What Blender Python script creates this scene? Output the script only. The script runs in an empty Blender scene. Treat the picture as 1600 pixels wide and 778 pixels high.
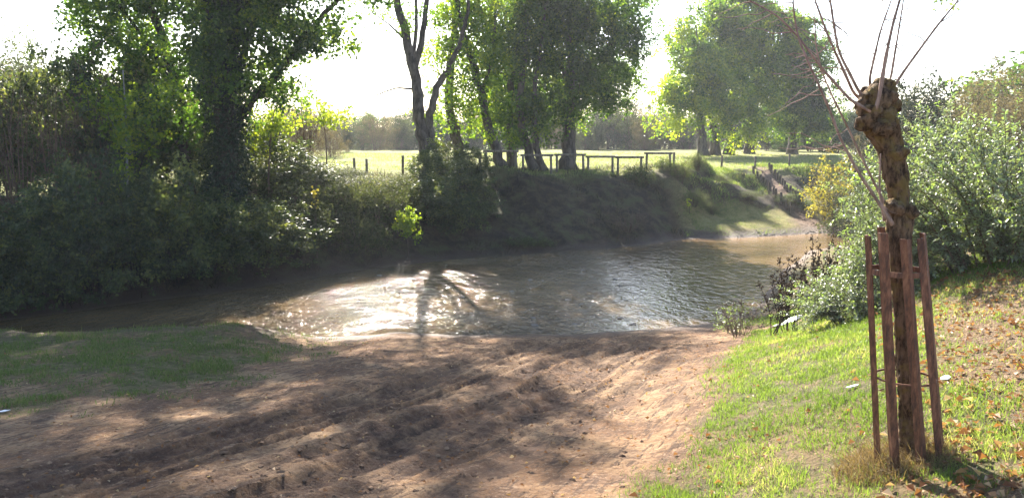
import bpy, math, random
import numpy as np
from mathutils import Vector

SC = bpy.context.scene
COL = SC.collection
R = math.radians
F_PX, PITCH, EYE = 1232.0, R(8.0), 4.1

# ------------------------------------------------------------------ camera
cam_d = bpy.data.cameras.new('camera')
cam = bpy.data.objects.new('camera', cam_d)
COL.objects.link(cam)
cam.location = (0, 0, EYE)
cam.rotation_euler = (R(90) - PITCH, 0, 0)
cam_d.sensor_width = 36.0
cam_d.lens = 36.0 * F_PX / 1600.0
cam_d.clip_start, cam_d.clip_end = 0.05, 3000
SC.camera = cam

# ------------------------------------------------------------------ light
SUN_AZ, SUN_EL = R(-10), R(34.0)
W = bpy.data.worlds.new('World')
SC.world = W
W.use_nodes = True
nt = W.node_tree
for n in list(nt.nodes):
    nt.nodes.remove(n)
sky = nt.nodes.new('ShaderNodeTexSky')
sky.sky_type = 'NISHITA'
sky.sun_disc = False
sky.sun_elevation = SUN_EL
sky.sun_rotation = SUN_AZ
sky.air_density, sky.dust_density, sky.ozone_density = 1.0, 1.2, 2.0
bg = nt.nodes.new('ShaderNodeBackground')
bg.inputs['Strength'].default_value = 0.085
wo = nt.nodes.new('ShaderNodeOutputWorld')
nt.links.new(sky.outputs[0], bg.inputs['Color'])
nt.links.new(bg.outputs[0], wo.inputs['Surface'])

sun_d = bpy.data.lights.new('sun', 'SUN')
sun_d.energy, sun_d.angle, sun_d.color = 5.0, R(0.53), (1.0, 0.93, 0.82)
sun = bpy.data.objects.new('sun', sun_d)
COL.objects.link(sun)
SDIR = Vector((math.sin(SUN_AZ) * math.cos(SUN_EL), math.cos(SUN_AZ) * math.cos(SUN_EL), math.sin(SUN_EL)))
sun.rotation_euler = SDIR.to_track_quat('Z', 'Y').to_euler()
sun.location = (-20, 60, 60)

SC.view_settings.view_transform = 'Standard'
SC.view_settings.look = 'None'
SC.view_settings.gamma = 1.0
SC.view_settings.exposure = 2.25
SC.render.engine = 'CYCLES'
cy = SC.cycles
cy.max_bounces, cy.diffuse_bounces, cy.glossy_bounces = 8, 3, 3
cy.transmission_bounces, cy.volume_bounces, cy.transparent_max_bounces = 4, 0, 4
cy.caustics_reflective = cy.caustics_refractive = False
cy.sample_clamp_indirect = 6.0

# ------------------------------------------------------------------ noise
def _hash(ix, iy, seed):
    h = (ix.astype(np.int64) * 374761393 + iy.astype(np.int64) * 668265263 + seed * 1274126177) & 0xffffffff
    h = ((h ^ (h >> 13)) * 1274126177) & 0xffffffff
    return ((h ^ (h >> 16)) & 0xffff) / 65535.0

def vnoise(x, y, seed=0):
    x = np.asarray(x, float); y = np.asarray(y, float)
    ix, iy = np.floor(x), np.floor(y)
    fx, fy = x - ix, y - iy
    fx = fx * fx * (3 - 2 * fx); fy = fy * fy * (3 - 2 * fy)
    a = _hash(ix, iy, seed); b = _hash(ix + 1, iy, seed)
    c = _hash(ix, iy + 1, seed); d = _hash(ix + 1, iy + 1, seed)
    return (a + (b - a) * fx) * (1 - fy) + (c + (d - c) * fx) * fy

def fbm(x, y, scale, oct=4, seed=0):
    s, a, t = 0.0, 0.5, 0.0
    for k in range(oct):
        s = s + a * vnoise(np.asarray(x) / scale * 2 ** k + 17.3 * k, np.asarray(y) / scale * 2 ** k - 9.1 * k, seed + k)
        t += a; a *= 0.5
    return s / t            # 0..1

def sst(a, b, x):
    t = np.clip((np.asarray(x, float) - a) / (b - a), 0, 1)
    return t * t * (3 - 2 * t)

# ------------------------------------------------------------------ terrain
NX = [-60, -20, -14, -11, -8, -6, -4.5, -3.4, -2.4, -1.3, 0, 1.4, 2.8, 4.2, 5.0, 5.9, 7.0, 8.5, 11.0, 16, 30, 80]
NY = [6, 10.5, 13.5, 14.9, 15.0, 15.3, 15.9, 16.2, 16.25, 16.0, 16.05, 16.2, 16.6, 17.0, 17.5, 18.7, 21.0, 24.4, 28.8, 31.5, 38, 60]
FX = [-60, -20, -14, -11.7, -10.6, -9.6, -8.1, -6.6, -4.5, -2.2, 1.2, 3.6, 5.6, 7.4, 10.7, 13.6, 18, 30, 80]
FY = [9.5, 14.2, 16.4, 17.5, 18.2, 19.3, 20.5, 22.2, 24.7, 26.4, 28.2, 29.2, 30.8, 32.3, 32.9, 34, 36.5, 43, 66]
WX = [-60, -6, -2, 1, 5, 7.4, 10.3, 14, 80]
WC = [6.5, 6.5, 6.3, 5.9, 5.3, 4.5, 6.9, 7.0, 7.0]

def shore_n(x): return np.interp(x, NX, NY) + 0.55 * (fbm(x, np.asarray(x) * 0, 1.1, 4, 55) - 0.5)
def shore_f(x): return np.interp(x, FX, FY) + 0.6 * (fbm(x, np.asarray(x) * 0, 1.4, 4, 56) - 0.5)

RUT0, RUTD = np.array([-1.75, 5.2]), np.array([3.95, 8.4]) / math.hypot(3.95, 8.4)
RUTS = [(0.0, 0.21, 0.05), (1.55, 0.20, 0.04), (-0.45, 0.17, 0.03), (0.47, 0.17, 0.035), (2.05, 0.18, 0.03), (-1.1, 0.14, 0.02), (0.22, 0.05, 0.025), (0.95, 0.07, 0.03), (1.2, 0.05, 0.02), (-0.75, 0.05, 0.02), (1.85, 0.06, 0.02)]

def rut_fields(x, y):
    dx, dy = x - RUT0[0], y - RUT0[1]
    along = dx * RUTD[0] + dy * RUTD[1]
    across = -dx * RUTD[1] + dy * RUTD[0] + 0.10 * np.sin(along * 0.6)
    dz = np.zeros_like(across); mud = np.zeros_like(across)
    fade = sst(-6, -1, along) * (1 - sst(8.5, 11.5, along))
    for k, (o, w, dep) in enumerate(RUTS):
        o2 = o + 0.12 * (vnoise(along * 0.5, along * 0 + k * 7.0, 5) - 0.5)
        t = (across - o2) / w
        m = np.exp(-t ** 6)
        br = vnoise(along * 0.8, along * 0 + k * 3.3, 9)
        dz += fade * (-dep * m * (0.45 + br) + dep * 0.7 * np.exp(-((np.abs(t) - 1.35) / 0.4) ** 2) * (0.3 + br))
        tread = np.maximum(0, np.sin(along * 34 + np.abs(t) * 3.0))
        dz += fade * 0.022 * tread * m * sst(0.35, 0.5, br) * (w > 0.12)
        mud = np.maximum(mud, fade * np.exp(-(t / 1.25) ** 4) * (0.25 + 0.75 * br))
    dz = dz + mud * 0.06 * (fbm(x, y, 0.13, 3, 27) - 0.5)
    return dz, mud

def ground_base(x, y):
    x = np.asarray(x, float); y = np.asarray(y, float)
    N, Fs = shore_n(x), shore_f(x)
    d = N - y
    dn = np.clip(d, 0, 40)
    lin = np.where(dn < 17, 0.15 * dn, 2.55 + 0.02 * (dn - 17))
    led = 0.45 * sst(0, 0.5, dn) + np.minimum(0.095 * dn, 2.0)
    zl = lin + (led - lin) * sst(-3.6, -5.6, x) if False else lin * (1 - sst(3.6, 5.6, -x)) + led * sst(3.6, 5.6, -x)
    rise = np.clip(x - 1.2, 0, 9) * 0.30 * sst(1.5, 11.5, dn)
    zn = zl + rise
    zn = np.where(zn > 2.2, 2.2 + 0.42 * np.tanh((zn - 2.2) / 0.6), zn)
    e = np.clip(y - Fs, 0, 400)
    wc = np.interp(x, WX, WC)
    s = np.clip(e / wc, 0, 1)
    z1 = 2.6 * (0.45 * s + 0.55 * sst(0, 1, s))
    z2 = 0.72 * np.clip(e / 3.6, 0, 1) ** 0.8 + 1.88 * np.clip((e - 3.6) / np.maximum(wc - 3.6, 0.5), 0, 1) ** 0.9
    shelf = sst(7.0, 9.4, x)
    zf = z1 * (1 - shelf) + z2 * shelf
    zf = zf + np.clip((e - wc) / 25, 0, 1) * 0.3
    for mx, my, mr, mh in ((9.9, 36.6, 0.9, 0.55), (8.6, 37.0, 0.8, 0.4), (10.9, 37.6, 0.8, 0.4), (9.3, 38.3, 0.7, 0.35), (13.6, 38.2, 0.9, 0.4), (8.0, 35.4, 0.6, 0.35), (14.8, 37.4, 0.8, 0.35)):
        zf = zf + mh * np.exp(-(((x - mx) / (mr * 1.5)) ** 2 + ((y - my) / mr) ** 2) ** 1.5)
    chan = np.minimum(y - N, Fs - y)
    zc = -0.75 * sst(0, 2.2, chan)
    z = np.where(d > 0, zn, np.where(y > Fs, zf, zc))
    return z

def masks(x, y):
    """grass on the near right slope, grass on the near left ledge, far grass, mud, litter"""
    N, Fs = shore_n(x), shore_f(x)
    near = sst(0.1, 0.7, N - y)
    n1 = fbm(x, y, 1.6, 4, 3) - 0.5
    n2 = fbm(x, y, 0.5, 3, 31) - 0.5
    edge = np.minimum(0.55 + (y - 5) * 0.42, 4.9) + 0.9 * n1 + 0.5 * n2
    gr = sst(-0.15, 0.5, x - edge) * near
    bare = sst(0.54, 0.66, x / np.maximum(y, 1.0) + 0.35 * n1) * (1 - sst(8.5, 10.0, y)) * sst(1.0, 2.0, x)
    gr = gr * (1 - 0.8 * bare) * (0.55 + 0.45 * sst(0.36, 0.5, fbm(x, y, 0.7, 4, 98)))
    le = np.minimum(-3.9 - x + 3.2 * n1 + 2.4 * n2, y - (9.2 + 0.55 * (x + 6.3)) + 4.5 * n1 + 2.0 * n2)
    gl = sst(-0.9, 1.3, le) * near * (0.45 + 0.55 * sst(0.38, 0.55, fbm(x, y, 0.9, 4, 97)))
    far = sst(0.15, 1.2, y - Fs)
    return gr, gl, far, bare * near

def ground(x, y, detail=False):
    x = np.asarray(x, float); y = np.asarray(y, float)
    z = ground_base(x, y)
    near = sst(-0.2, 1.2, shore_n(x) - y)
    z = z + near * (0.11 * (fbm(x, y, 3.0, 3, 11) - 0.5))
    far = sst(0.2, 1.6, y - shore_f(x))
    z = z + far * (0.8 * (fbm(x, y, 2.4, 4, 13) - 0.5) + 0.35 * (fbm(x, y, 0.7, 3, 14) - 0.5)) * (1 - 0.8 * sst(6.5, 8.5, y - shore_f(x))) * (1 - 0.85 * sst(6.5, 8.5, x) * (1 - sst(3.2, 4.2, y - shore_f(x))))
    if detail:
        gr, gl, fr, bare = masks(x, y)
        dirt = near * (1 - np.maximum(gr, gl))
        dz, mud = rut_fields(x, y)
        z = z + dz * (near * (1 - gr))
        rough = fbm(x, y, 1.9, 2, 44)
        z = z + dirt * (0.03 * (fbm(x, y, 0.45, 4, 21) - 0.5) + 0.10 * sst(0.35, 0.7, rough) * np.abs(fbm(x, y, 0.2, 3, 23) - 0.5))
    return z

def gz(x, y):
    return float(ground(np.array([x]), np.array([y]))[0])

def axis(spans):
    out = []
    for a, b, st in spans:
        out.append(np.arange(a, b, st))
    out.append(np.array([spans[-1][1]]))
    return np.concatenate(out)

# ------------------------------------------------------------------ mesh helpers
class MB:
    def __init__(self):
        self.v, self.f4, self.f3, self.t, self.s4, self.s3, self.n = [], [], [], [], [], [], 0
    def add(self, v, quads=None, tris=None, tint=0.5, smooth=True):
        v = np.asarray(v, float)
        self.v.append(v)
        self.t.append(np.broadcast_to(np.asarray(tint, float), (len(v),)).copy())
        if quads is not None and len(quads):
            self.f4.append(np.asarray(quads, np.int64) + self.n); self.s4.append(np.full(len(quads), smooth))
        if tris is not None and len(tris):
            self.f3.append(np.asarray(tris, np.int64) + self.n); self.s3.append(np.full(len(tris), smooth))
        self.n += len(v)
    def tube(self, pts, rad, sides=6, cap=True, tint=0.5, jitter=0.0, rng=None):
        pts = np.asarray(pts, float); k = len(pts)
        rad = np.broadcast_to(np.asarray(rad, float), (k,))
        tan = np.gradient(pts, axis=0)
        tan /= np.linalg.norm(tan, axis=1, keepdims=True) + 1e-9
        ref = np.array([0.0, 0.0, 1.0]) if abs(tan[0][2]) < 0.9 else np.array([1.0, 0.0, 0.0])
        u = np.cross(tan, ref); u /= np.linalg.norm(u, axis=1, keepdims=True) + 1e-9
        w = np.cross(tan, u)
        a = np.arange(sides) * 2 * math.pi / sides
        rr = rad[:, None] * np.ones(sides)
        if jitter and rng is not None:
            rr = rr * (1 + jitter * (rng.random((k, sides)) - 0.5) * 2)
        v = pts[:, None, :] + rr[..., None] * (np.cos(a)[None, :, None] * u[:, None, :] + np.sin(a)[None, :, None] * w[:, None, :])
        v = v.reshape(-1, 3)
        i = np.arange(k - 1)[:, None] * sides; j = np.arange(sides)[None, :]; j2 = (j + 1) % sides
        q = np.stack([i + j, i + j2, i + sides + j2, i + sides + j], -1).reshape(-1, 4)
        tris = None
        if cap:
            v = np.vstack([v, pts[:1], pts[-1:]])
            jj = np.arange(sides); j2 = (jj + 1) % sides; c0, c1 = k * sides, k * sides + 1; b = (k - 1) * sides
            tris = np.vstack([np.stack([np.full(sides, c0), j2, jj], -1), np.stack([np.full(sides, c1), b + jj, b + j2], -1)])
        self.add(v, q, tris, tint)
    def leaves(self, P, D, Nn, L, Wd, tint, cup=0.12):
        n = len(P)
        D = D / (np.linalg.norm(D, axis=1, keepdims=True) + 1e-9)
        S = np.cross(D, Nn); S /= np.linalg.norm(S, axis=1, keepdims=True) + 1e-9
        Up = np.cross(S, D)
        L = np.broadcast_to(np.asarray(L, float), (n,))[:, None]; Wd = np.broadcast_to(np.asarray(Wd, float), (n,))[:, None]
        v = np.empty((n, 4, 3))
        v[:, 0] = P
        v[:, 1] = P + D * L * 0.45 + S * Wd * 0.5 + Up * Wd * cup
        v[:, 2] = P + D * L - Up * L * 0.1
        v[:, 3] = P + D * L * 0.45 - S * Wd * 0.5 + Up * Wd * cup
        q = np.arange(n * 4).reshape(n, 4)
        self.add(v.reshape(-1, 3), q, None, np.repeat(np.broadcast_to(tint, (n,)), 4), smooth=False)
    def box(self, c, size, rot=None, tint=0.5):
        s = np.array(size) / 2
        v = np.array([[x, y, z] for x in (-1, 1) for y in (-1, 1) for z in (-1, 1)], float) * s
        if rot is not None: v = v @ np.asarray(rot).T
        q = [[0, 1, 3, 2], [4, 6, 7, 5], [0, 4, 5, 1], [2, 3, 7, 6], [0, 2, 6, 4], [1, 5, 7, 3]]
        self.add(v + np.array(c), q, None, tint, smooth=False)
    def mesh(self, name, origin=(0, 0, 0)):
        me = bpy.data.meshes.new(name)
        v = np.concatenate(self.v) - np.asarray(origin)
        f4 = np.concatenate(self.f4) if self.f4 else np.zeros((0, 4), np.int64)
        f3 = np.concatenate(self.f3) if self.f3 else np.zeros((0, 3), np.int64)
        sm = np.concatenate([np.concatenate(self.s4) if self.s4 else np.zeros(0, bool), np.concatenate(self.s3) if self.s3 else np.zeros(0, bool)])
        me.vertices.add(len(v)); me.vertices.foreach_set('co', v.ravel().astype(np.float32))
        nl = f4.size + f3.size
        me.loops.add(nl)
        me.loops.foreach_set('vertex_index', np.concatenate([f4.ravel(), f3.ravel()]).astype(np.int32))
        me.polygons.add(len(f4) + len(f3))
        st = np.concatenate([np.arange(len(f4)) * 4, f4.size + np.arange(len(f3)) * 3]).astype(np.int32)
        me.polygons.foreach_set('loop_start', st)
        me.polygons.foreach_set('use_smooth', sm.astype(bool))
        at = me.attributes.new('tint', 'FLOAT', 'POINT')
        at.data.foreach_set('value', np.concatenate(self.t).astype(np.float32))
        me.update(calc_edges=True)
        me.validate()
        return me

def link_mesh(name, me, mat, parent=None, loc=(0, 0, 0)):
    o = bpy.data.objects.new(name, me)
    COL.objects.link(o)
    if mat: me.materials.append(mat)
    if parent: o.parent = parent
    else: o.location = loc
    return o

def tag(o, label=None, cat=None, group=None, kind=None):
    if label: o['label'] = label
    if cat: o['category'] = cat
    if group: o['group'] = group
    if kind: o['kind'] = kind
    return o

def thing(name, label, cat, loc, group=None):
    o = bpy.data.objects.new(name, None)
    o.empty_display_size = 0.2
    COL.objects.link(o); o.location = loc
    return tag(o, label, cat, group)

def dup(root, loc, rz, sc, label, group=None):
    r = root.copy(); COL.objects.link(r)
    r.location = loc; r.rotation_euler = (0, 0, rz); r.scale = sc if isinstance(sc, tuple) else (sc, sc, sc)
    r['label'] = label
    if group: r['group'] = group
    elif 'group' in r: del r['group']
    for ch in list(root.children):
        c = ch.copy(); COL.objects.link(c); c.parent = r
    return r

# ------------------------------------------------------------------ materials
class NT:
    def __init__(self, name):
        self.m = bpy.data.materials.new(name); self.m.use_nodes = True
        self.t = self.m.node_tree
        for n in list(self.t.nodes): self.t.nodes.remove(n)
        self.out = self.n('ShaderNodeOutputMaterial')
    def n(self, typ, **kw):
        n = self.t.nodes.new(typ)
        for k, v in kw.items(): setattr(n, k, v)
        return n
    def l(self, a, b): self.t.links.new(a, b)
    def noise(self, scale, detail=5, rough=0.6, vec=None, dist=0.0):
        n = self.n('ShaderNodeTexNoise')
        n.inputs['Scale'].default_value = scale; n.inputs['Detail'].default_value = detail
        n.inputs['Roughness'].default_value = rough; n.inputs['Distortion'].default_value = dist
        if vec is not None: self.l(vec, n.inputs['Vector'])
        return n.outputs['Fac']
    def ramp(self, fac, stops):
        r = self.n('ShaderNodeValToRGB')
        e = r.color_ramp.elements
        while len(e) < len(stops): e.new(0.5)
        for k, (p, c) in enumerate(stops):
            e[k].position = p; e[k].color = (*c, 1) if len(c) == 3 else c
        self.l(fac, r.inputs[0]); return r.outputs[0]
    def mix(self, fac, a, b):
        m = self.n('ShaderNodeMix', data_type='RGBA')
        if isinstance(fac, (int, float)): m.inputs[0].default_value = fac
        else: self.l(fac, m.inputs[0])
        for s, x in ((6, a), (7, b)):
            if isinstance(x, tuple): m.inputs[s].default_value = (*x, 1)
            else: self.l(x, m.inputs[s])
        return m.outputs[2]
    def math(self, op, a, b=None, clamp=False):
        m = self.n('ShaderNodeMath', operation=op); m.use_clamp = clamp
        for s, x in ((0, a), (1, b)):
            if x is None: continue
            if isinstance(x, (int, float)): m.inputs[s].default_value = x
            else: self.l(x, m.inputs[s])
        return m.outputs[0]
    def attr(self, name):
        a = self.n('ShaderNodeAttribute'); a.attribute_name = name; return a.outputs['Fac']
    def bump(self, h, strength, dist):
        b = self.n('ShaderNodeBump'); b.inputs['Strength'].default_value = strength; b.inputs['Distance'].default_value = dist
        self.l(h, b.inputs['Height']); return b.outputs[0]
    def bsdf(self, col, rough=0.8, spec=0.3, normal=None):
        b = self.n('ShaderNodeBsdfPrincipled')
        if isinstance(col, tuple): b.inputs['Base Color'].default_value = (*col, 1)
        else: self.l(col, b.inputs['Base Color'])
        if isinstance(rough, (int, float)): b.inputs['Roughness'].default_value = rough
        else: self.l(rough, b.inputs['Roughness'])
        b.inputs['Specular IOR Level'].default_value = spec
        if normal is not None: self.l(normal, b.inputs['Normal'])
        return b.outputs[0]
    def done(self, sh):
        self.l(sh, self.out.inputs['Surface']); return self.m

def leaf_mat(name, c0, c1, c2, trans=0.5, rough=0.45, spec=0.4, tgain=(1.25, 1.2, 0.6)):
    g = NT(name)
    col = g.ramp(g.attr('tint'), [(0.0, c0), (0.55, c1), (1.0, c2)])
    tc = g.n('ShaderNodeVectorMath', operation='MULTIPLY')
    g.l(col, tc.inputs[0]); tc.inputs[1].default_value = tgain
    tr = g.n('ShaderNodeBsdfTranslucent'); g.l(tc.outputs[0], tr.inputs['Color'])
    b = g.bsdf(col, rough, spec)
    m = g.n('ShaderNodeMixShader'); m.inputs[0].default_value = trans
    g.l(b, m.inputs[1]); g.l(tr.outputs[0], m.inputs[2])
    return g.done(m.outputs[0])

M = {}
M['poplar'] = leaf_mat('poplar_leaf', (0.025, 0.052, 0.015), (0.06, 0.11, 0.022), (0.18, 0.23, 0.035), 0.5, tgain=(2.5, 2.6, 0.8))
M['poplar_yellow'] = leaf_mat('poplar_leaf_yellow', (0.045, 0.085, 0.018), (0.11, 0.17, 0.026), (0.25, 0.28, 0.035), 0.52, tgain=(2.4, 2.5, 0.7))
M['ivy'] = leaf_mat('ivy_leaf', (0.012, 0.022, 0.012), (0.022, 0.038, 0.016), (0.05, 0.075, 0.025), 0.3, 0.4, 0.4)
M['shrub'] = leaf_mat('shrub_leaf', (0.035, 0.05, 0.024), (0.065, 0.085, 0.034), (0.16, 0.17, 0.06), 0.45, 0.45, 0.5, (1.9, 1.9, 0.8))
M['bramble'] = leaf_mat('bramble_leaf', (0.035, 0.04, 0.02), (0.06, 0.075, 0.03), (0.14, 0.14, 0.07), 0.45, 0.6, 0.2, (1.6, 1.6, 0.8))
M['lime'] = leaf_mat('lime_leaf', (0.10, 0.15, 0.02), (0.18, 0.24, 0.03), (0.30, 0.33, 0.04), 0.55, tgain=(1.9, 1.9, 0.8))
M['yellow'] = leaf_mat('yellow_leaf', (0.20, 0.17, 0.03), (0.34, 0.30, 0.05), (0.45, 0.42, 0.08), 0.5)
M['privet'] = leaf_mat('privet_leaf', (0.12, 0.135, 0.10), (0.21, 0.225, 0.165), (0.27, 0.36, 0.10), 0.33, 0.37, 1.0, (1.6, 1.9, 0.6))
M['olive'] = leaf_mat('olive_foliage', (0.05, 0.068, 0.034), (0.08, 0.10, 0.048), (0.15, 0.16, 0.07), 0.4, 0.6, 0.2)
M['brown'] = leaf_mat('brown_foliage', (0.095, 0.08, 0.052), (0.15, 0.125, 0.08), (0.22, 0.185, 0.11), 0.4, 0.7, 0.1)
M['pine'] = leaf_mat('pine_foliage', (0.02, 0.03, 0.018), (0.032, 0.045, 0.024), (0.06, 0.075, 0.035), 0.25, 0.6, 0.2)
M['broom'] = leaf_mat('broom_foliage', (0.07, 0.09, 0.04), (0.12, 0.15, 0.06), (0.22, 0.22, 0.09), 0.4, 0.6, 0.2)
M['dullgrass'] = leaf_mat('dull_grass_blade', (0.085, 0.12, 0.03), (0.14, 0.19, 0.05), (0.24, 0.2, 0.1), 0.4, 0.6, 0.2, (1.3, 1.3, 0.9))
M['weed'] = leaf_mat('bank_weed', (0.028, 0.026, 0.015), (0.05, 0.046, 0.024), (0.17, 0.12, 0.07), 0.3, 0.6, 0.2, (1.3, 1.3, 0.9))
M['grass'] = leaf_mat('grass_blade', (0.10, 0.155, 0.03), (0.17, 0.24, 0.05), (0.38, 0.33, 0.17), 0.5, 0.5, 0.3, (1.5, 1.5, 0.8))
M['drygrass'] = leaf_mat('dry_grass_blade', (0.16, 0.11, 0.06), (0.27, 0.20, 0.11), (0.42, 0.34, 0.2), 0.35, 0.7, 0.2)
M['deadleaf'] = leaf_mat('dead_leaf', (0.14, 0.06, 0.03), (0.30, 0.14, 0.06), (0.50, 0.36, 0.22), 0.3, 0.6, 0.3)
M['darkweed'] = leaf_mat('dark_weed', (0.02, 0.014, 0.012), (0.035, 0.024, 0.018), (0.06, 0.04, 0.03), 0.2, 0.8, 0.1)

def bark_mat(name, c0, c1, scale=6, moss=None, bd=0.06):
    g = NT(name)
    tc = g.n('ShaderNodeTexCoord')
    mp = g.n('ShaderNodeMapping'); mp.inputs['Scale'].default_value = (1, 1, 0.3)
    g.l(tc.outputs['Object'], mp.inputs['Vector'])
    nz = g.noise(scale, 8, 0.7, mp.outputs[0])
    col = g.ramp(nz, [(0.41, c0), (0.6, c1)])
    if moss:
        col = g.mix(g.ramp(g.noise(9, 5, 0.65, tc.outputs['Object']), [(0.50, (0, 0, 0)), (0.60, (0.8, 0.8, 0.8))]), col, moss)
    return g.done(g.bsdf(col, 0.9, 0.15, g.bump(nz, 1.0, bd)))
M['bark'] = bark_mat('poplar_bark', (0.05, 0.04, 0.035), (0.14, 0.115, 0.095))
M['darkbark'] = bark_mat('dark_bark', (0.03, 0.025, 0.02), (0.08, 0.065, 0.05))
M['palebark'] = bark_mat('pale_bark', (0.2, 0.19, 0.17), (0.38, 0.35, 0.32))
M['twig'] = bark_mat('twig_bark', (0.09, 0.06, 0.045), (0.2, 0.14, 0.1), 12)
M['withe'] = bark_mat('withe_bark', (0.17, 0.115, 0.09), (0.33, 0.225, 0.175), 25, None, 0.004)
M['pollard'] = bark_mat('pollard_bark', (0.055, 0.034, 0.022), (0.27, 0.175, 0.105), 34, (0.25, 0.175, 0.06), 0.06)
M['timber'] = bark_mat('weathered_timber', (0.11, 0.09, 0.07), (0.24, 0.2, 0.16), 14)
M['log'] = bark_mat('log_bark', (0.06, 0.045, 0.035), (0.16, 0.12, 0.09), 16)
g = NT('rusty_iron')
tc = g.n('ShaderNodeTexCoord')
mp = g.n('ShaderNodeMapping'); mp.inputs['Scale'].default_value = (1, 1, 0.25); g.l(tc.outputs['Object'], mp.inputs['Vector'])
nz = g.noise(45, 8, 0.7, mp.outputs[0])
col = g.ramp(nz, [(0.38, (0.06, 0.026, 0.016)), (0.5, (0.135, 0.053, 0.028)), (0.63, (0.24, 0.105, 0.056))])
M['rust'] = g.done(g.bsdf(col, 0.62, 0.35, g.bump(nz, 0.35, 0.004)))
g = NT('white_plastic')
M['plastic'] = g.done(g.bsdf((0.8, 0.8, 0.8), 0.4, 0.4, g.bump(g.noise(30), 0.3, 0.02)))
g = NT('stone')
tc = g.n('ShaderNodeTexCoord')
nz = g.noise(8, 6, 0.6, tc.outputs['Object'])
M['stone'] = g.done(g.bsdf(g.ramp(g.attr('tint'), [(0, (0.05, 0.042, 0.036)), (1, (0.2, 0.17, 0.14))]), 0.7, 0.3, g.bump(nz, 0.5, 0.02)))
g = NT('dirt_clod')
nz = g.noise(25, 6, 0.7, g.n('ShaderNodeTexCoord').outputs['Object'])
M['clod'] = g.done(g.bsdf(g.ramp(g.attr('tint'), [(0, (0.12, 0.072, 0.045)), (1, (0.30, 0.19, 0.115))]), 0.95, 0.1, g.bump(nz, 0.6, 0.02)))

# ground
g = NT('ground')
geo = g.n('ShaderNodeNewGeometry')
P = geo.outputs['Position']
nA = g.noise(0.9, 6, 0.62, P); nB = g.noise(7, 8, 0.7, P); nC = g.noise(45, 6, 0.75, P)
nD = g.noise(2.4, 7, 0.68, P); nE = g.noise(18, 6, 0.7, P, 0.5)
dirt = g.ramp(nA, [(0.40, (0.29, 0.152, 0.072)), (0.5, (0.42, 0.24, 0.118)), (0.60, (0.55, 0.345, 0.185))])
dirt = g.mix(g.ramp(nD, [(0.47, (0, 0, 0)), (0.58, (0.75, 0.75, 0.75))]), dirt, (0.19, 0.105, 0.062))
dirt = g.mix(g.ramp(nE, [(0.50, (0, 0, 0)), (0.62, (0.6, 0.6, 0.6))]), dirt, (0.13, 0.075, 0.047))
dirt = g.mix(g.ramp(nC, [(0.56, (0, 0, 0)), (0.64, (0.7, 0.7, 0.7))]), dirt, (0.44, 0.32, 0.23))
mp = g.n('ShaderNodeMapping'); mp.inputs['Rotation'].default_value = (0, 0, -R(65)); mp.inputs['Scale'].default_value = (1, 1, 1); g.l(P, mp.inputs['Vector'])
mp2 = g.n('ShaderNodeMapping'); mp2.inputs['Scale'].default_value = (0.17, 1.0, 1.0); g.l(mp.outputs[0], mp2.inputs['Vector'])
nS = g.noise(13, 6, 0.68, mp2.outputs[0], 0.4)
dirt = g.mix(g.ramp(nS, [(0.545, (0, 0, 0)), (0.575, (0.75, 0.75, 0.75))]), dirt, (0.105, 0.06, 0.038))
dirt = g.mix(g.ramp(nE, [(0.40, (0.45, 0.45, 0.45)), (0.43, (0, 0, 0))]), dirt, (0.55, 0.38, 0.24))
mudc = g.ramp(nB, [(0.40, (0.05, 0.03, 0.024)), (0.60, (0.15, 0.09, 0.06))])
mudf = g.math('MULTIPLY', g.attr('mud'), g.ramp(g.noise(3.2, 6, 0.7, P), [(0.38, (0.35, 0.35, 0.35)), (0.5, (1, 1, 1))]), True)
dirt = g.mix(mudf, dirt, mudc)
gsoil = g.ramp(nB, [(0.40, (0.10, 0.09, 0.035)), (0.52, (0.17, 0.15, 0.06)), (0.62, (0.27, 0.20, 0.11))])
field = g.ramp(g.noise(1.3, 8, 0.75, P), [(0.40, (0.15, 0.165, 0.045)), (0.5, (0.25, 0.26, 0.07)), (0.6, (0.36, 0.33, 0.12))])
field = g.mix(g.ramp(g.noise(0.25, 4, 0.6, P), [(0.55, (0, 0, 0)), (0.7, (0.7, 0.7, 0.7))]), field, (0.33, 0.25, 0.15))
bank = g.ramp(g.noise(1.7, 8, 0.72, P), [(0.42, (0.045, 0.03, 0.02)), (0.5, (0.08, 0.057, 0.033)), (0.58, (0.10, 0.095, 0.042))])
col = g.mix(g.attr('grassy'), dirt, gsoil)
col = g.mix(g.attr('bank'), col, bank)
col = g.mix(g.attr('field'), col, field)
col = g.mix(g.attr('trail'), col, g.ramp(nD, [(0.42, (0.13, 0.08, 0.055)), (0.58, (0.27, 0.18, 0.12))]))
litter = g.ramp(nC, [(0.42, (0.13, 0.075, 0.042)), (0.5, (0.26, 0.165, 0.095)), (0.58, (0.40, 0.30, 0.19))])
col = g.mix(g.math('MULTIPLY', g.attr('litter'), 0.8), col, litter)
wet = g.attr('wet')
col = g.mix(wet, col, (0.10, 0.06, 0.038))
hgt = g.math('ADD', g.math('ADD', g.math('SUBTRACT', nB, g.math('MULTIPLY', nS, 0.9)), g.math('MULTIPLY', nE, 0.8)), g.math('MULTIPLY', nC, 0.45))
rough = g.math('SUBTRACT', 0.95, g.math('MULTIPLY', wet, 0.5))
M['ground'] = g.done(g.bsdf(col, rough, 0.25, g.bump(hgt, 1.0, 0.13)))

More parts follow.
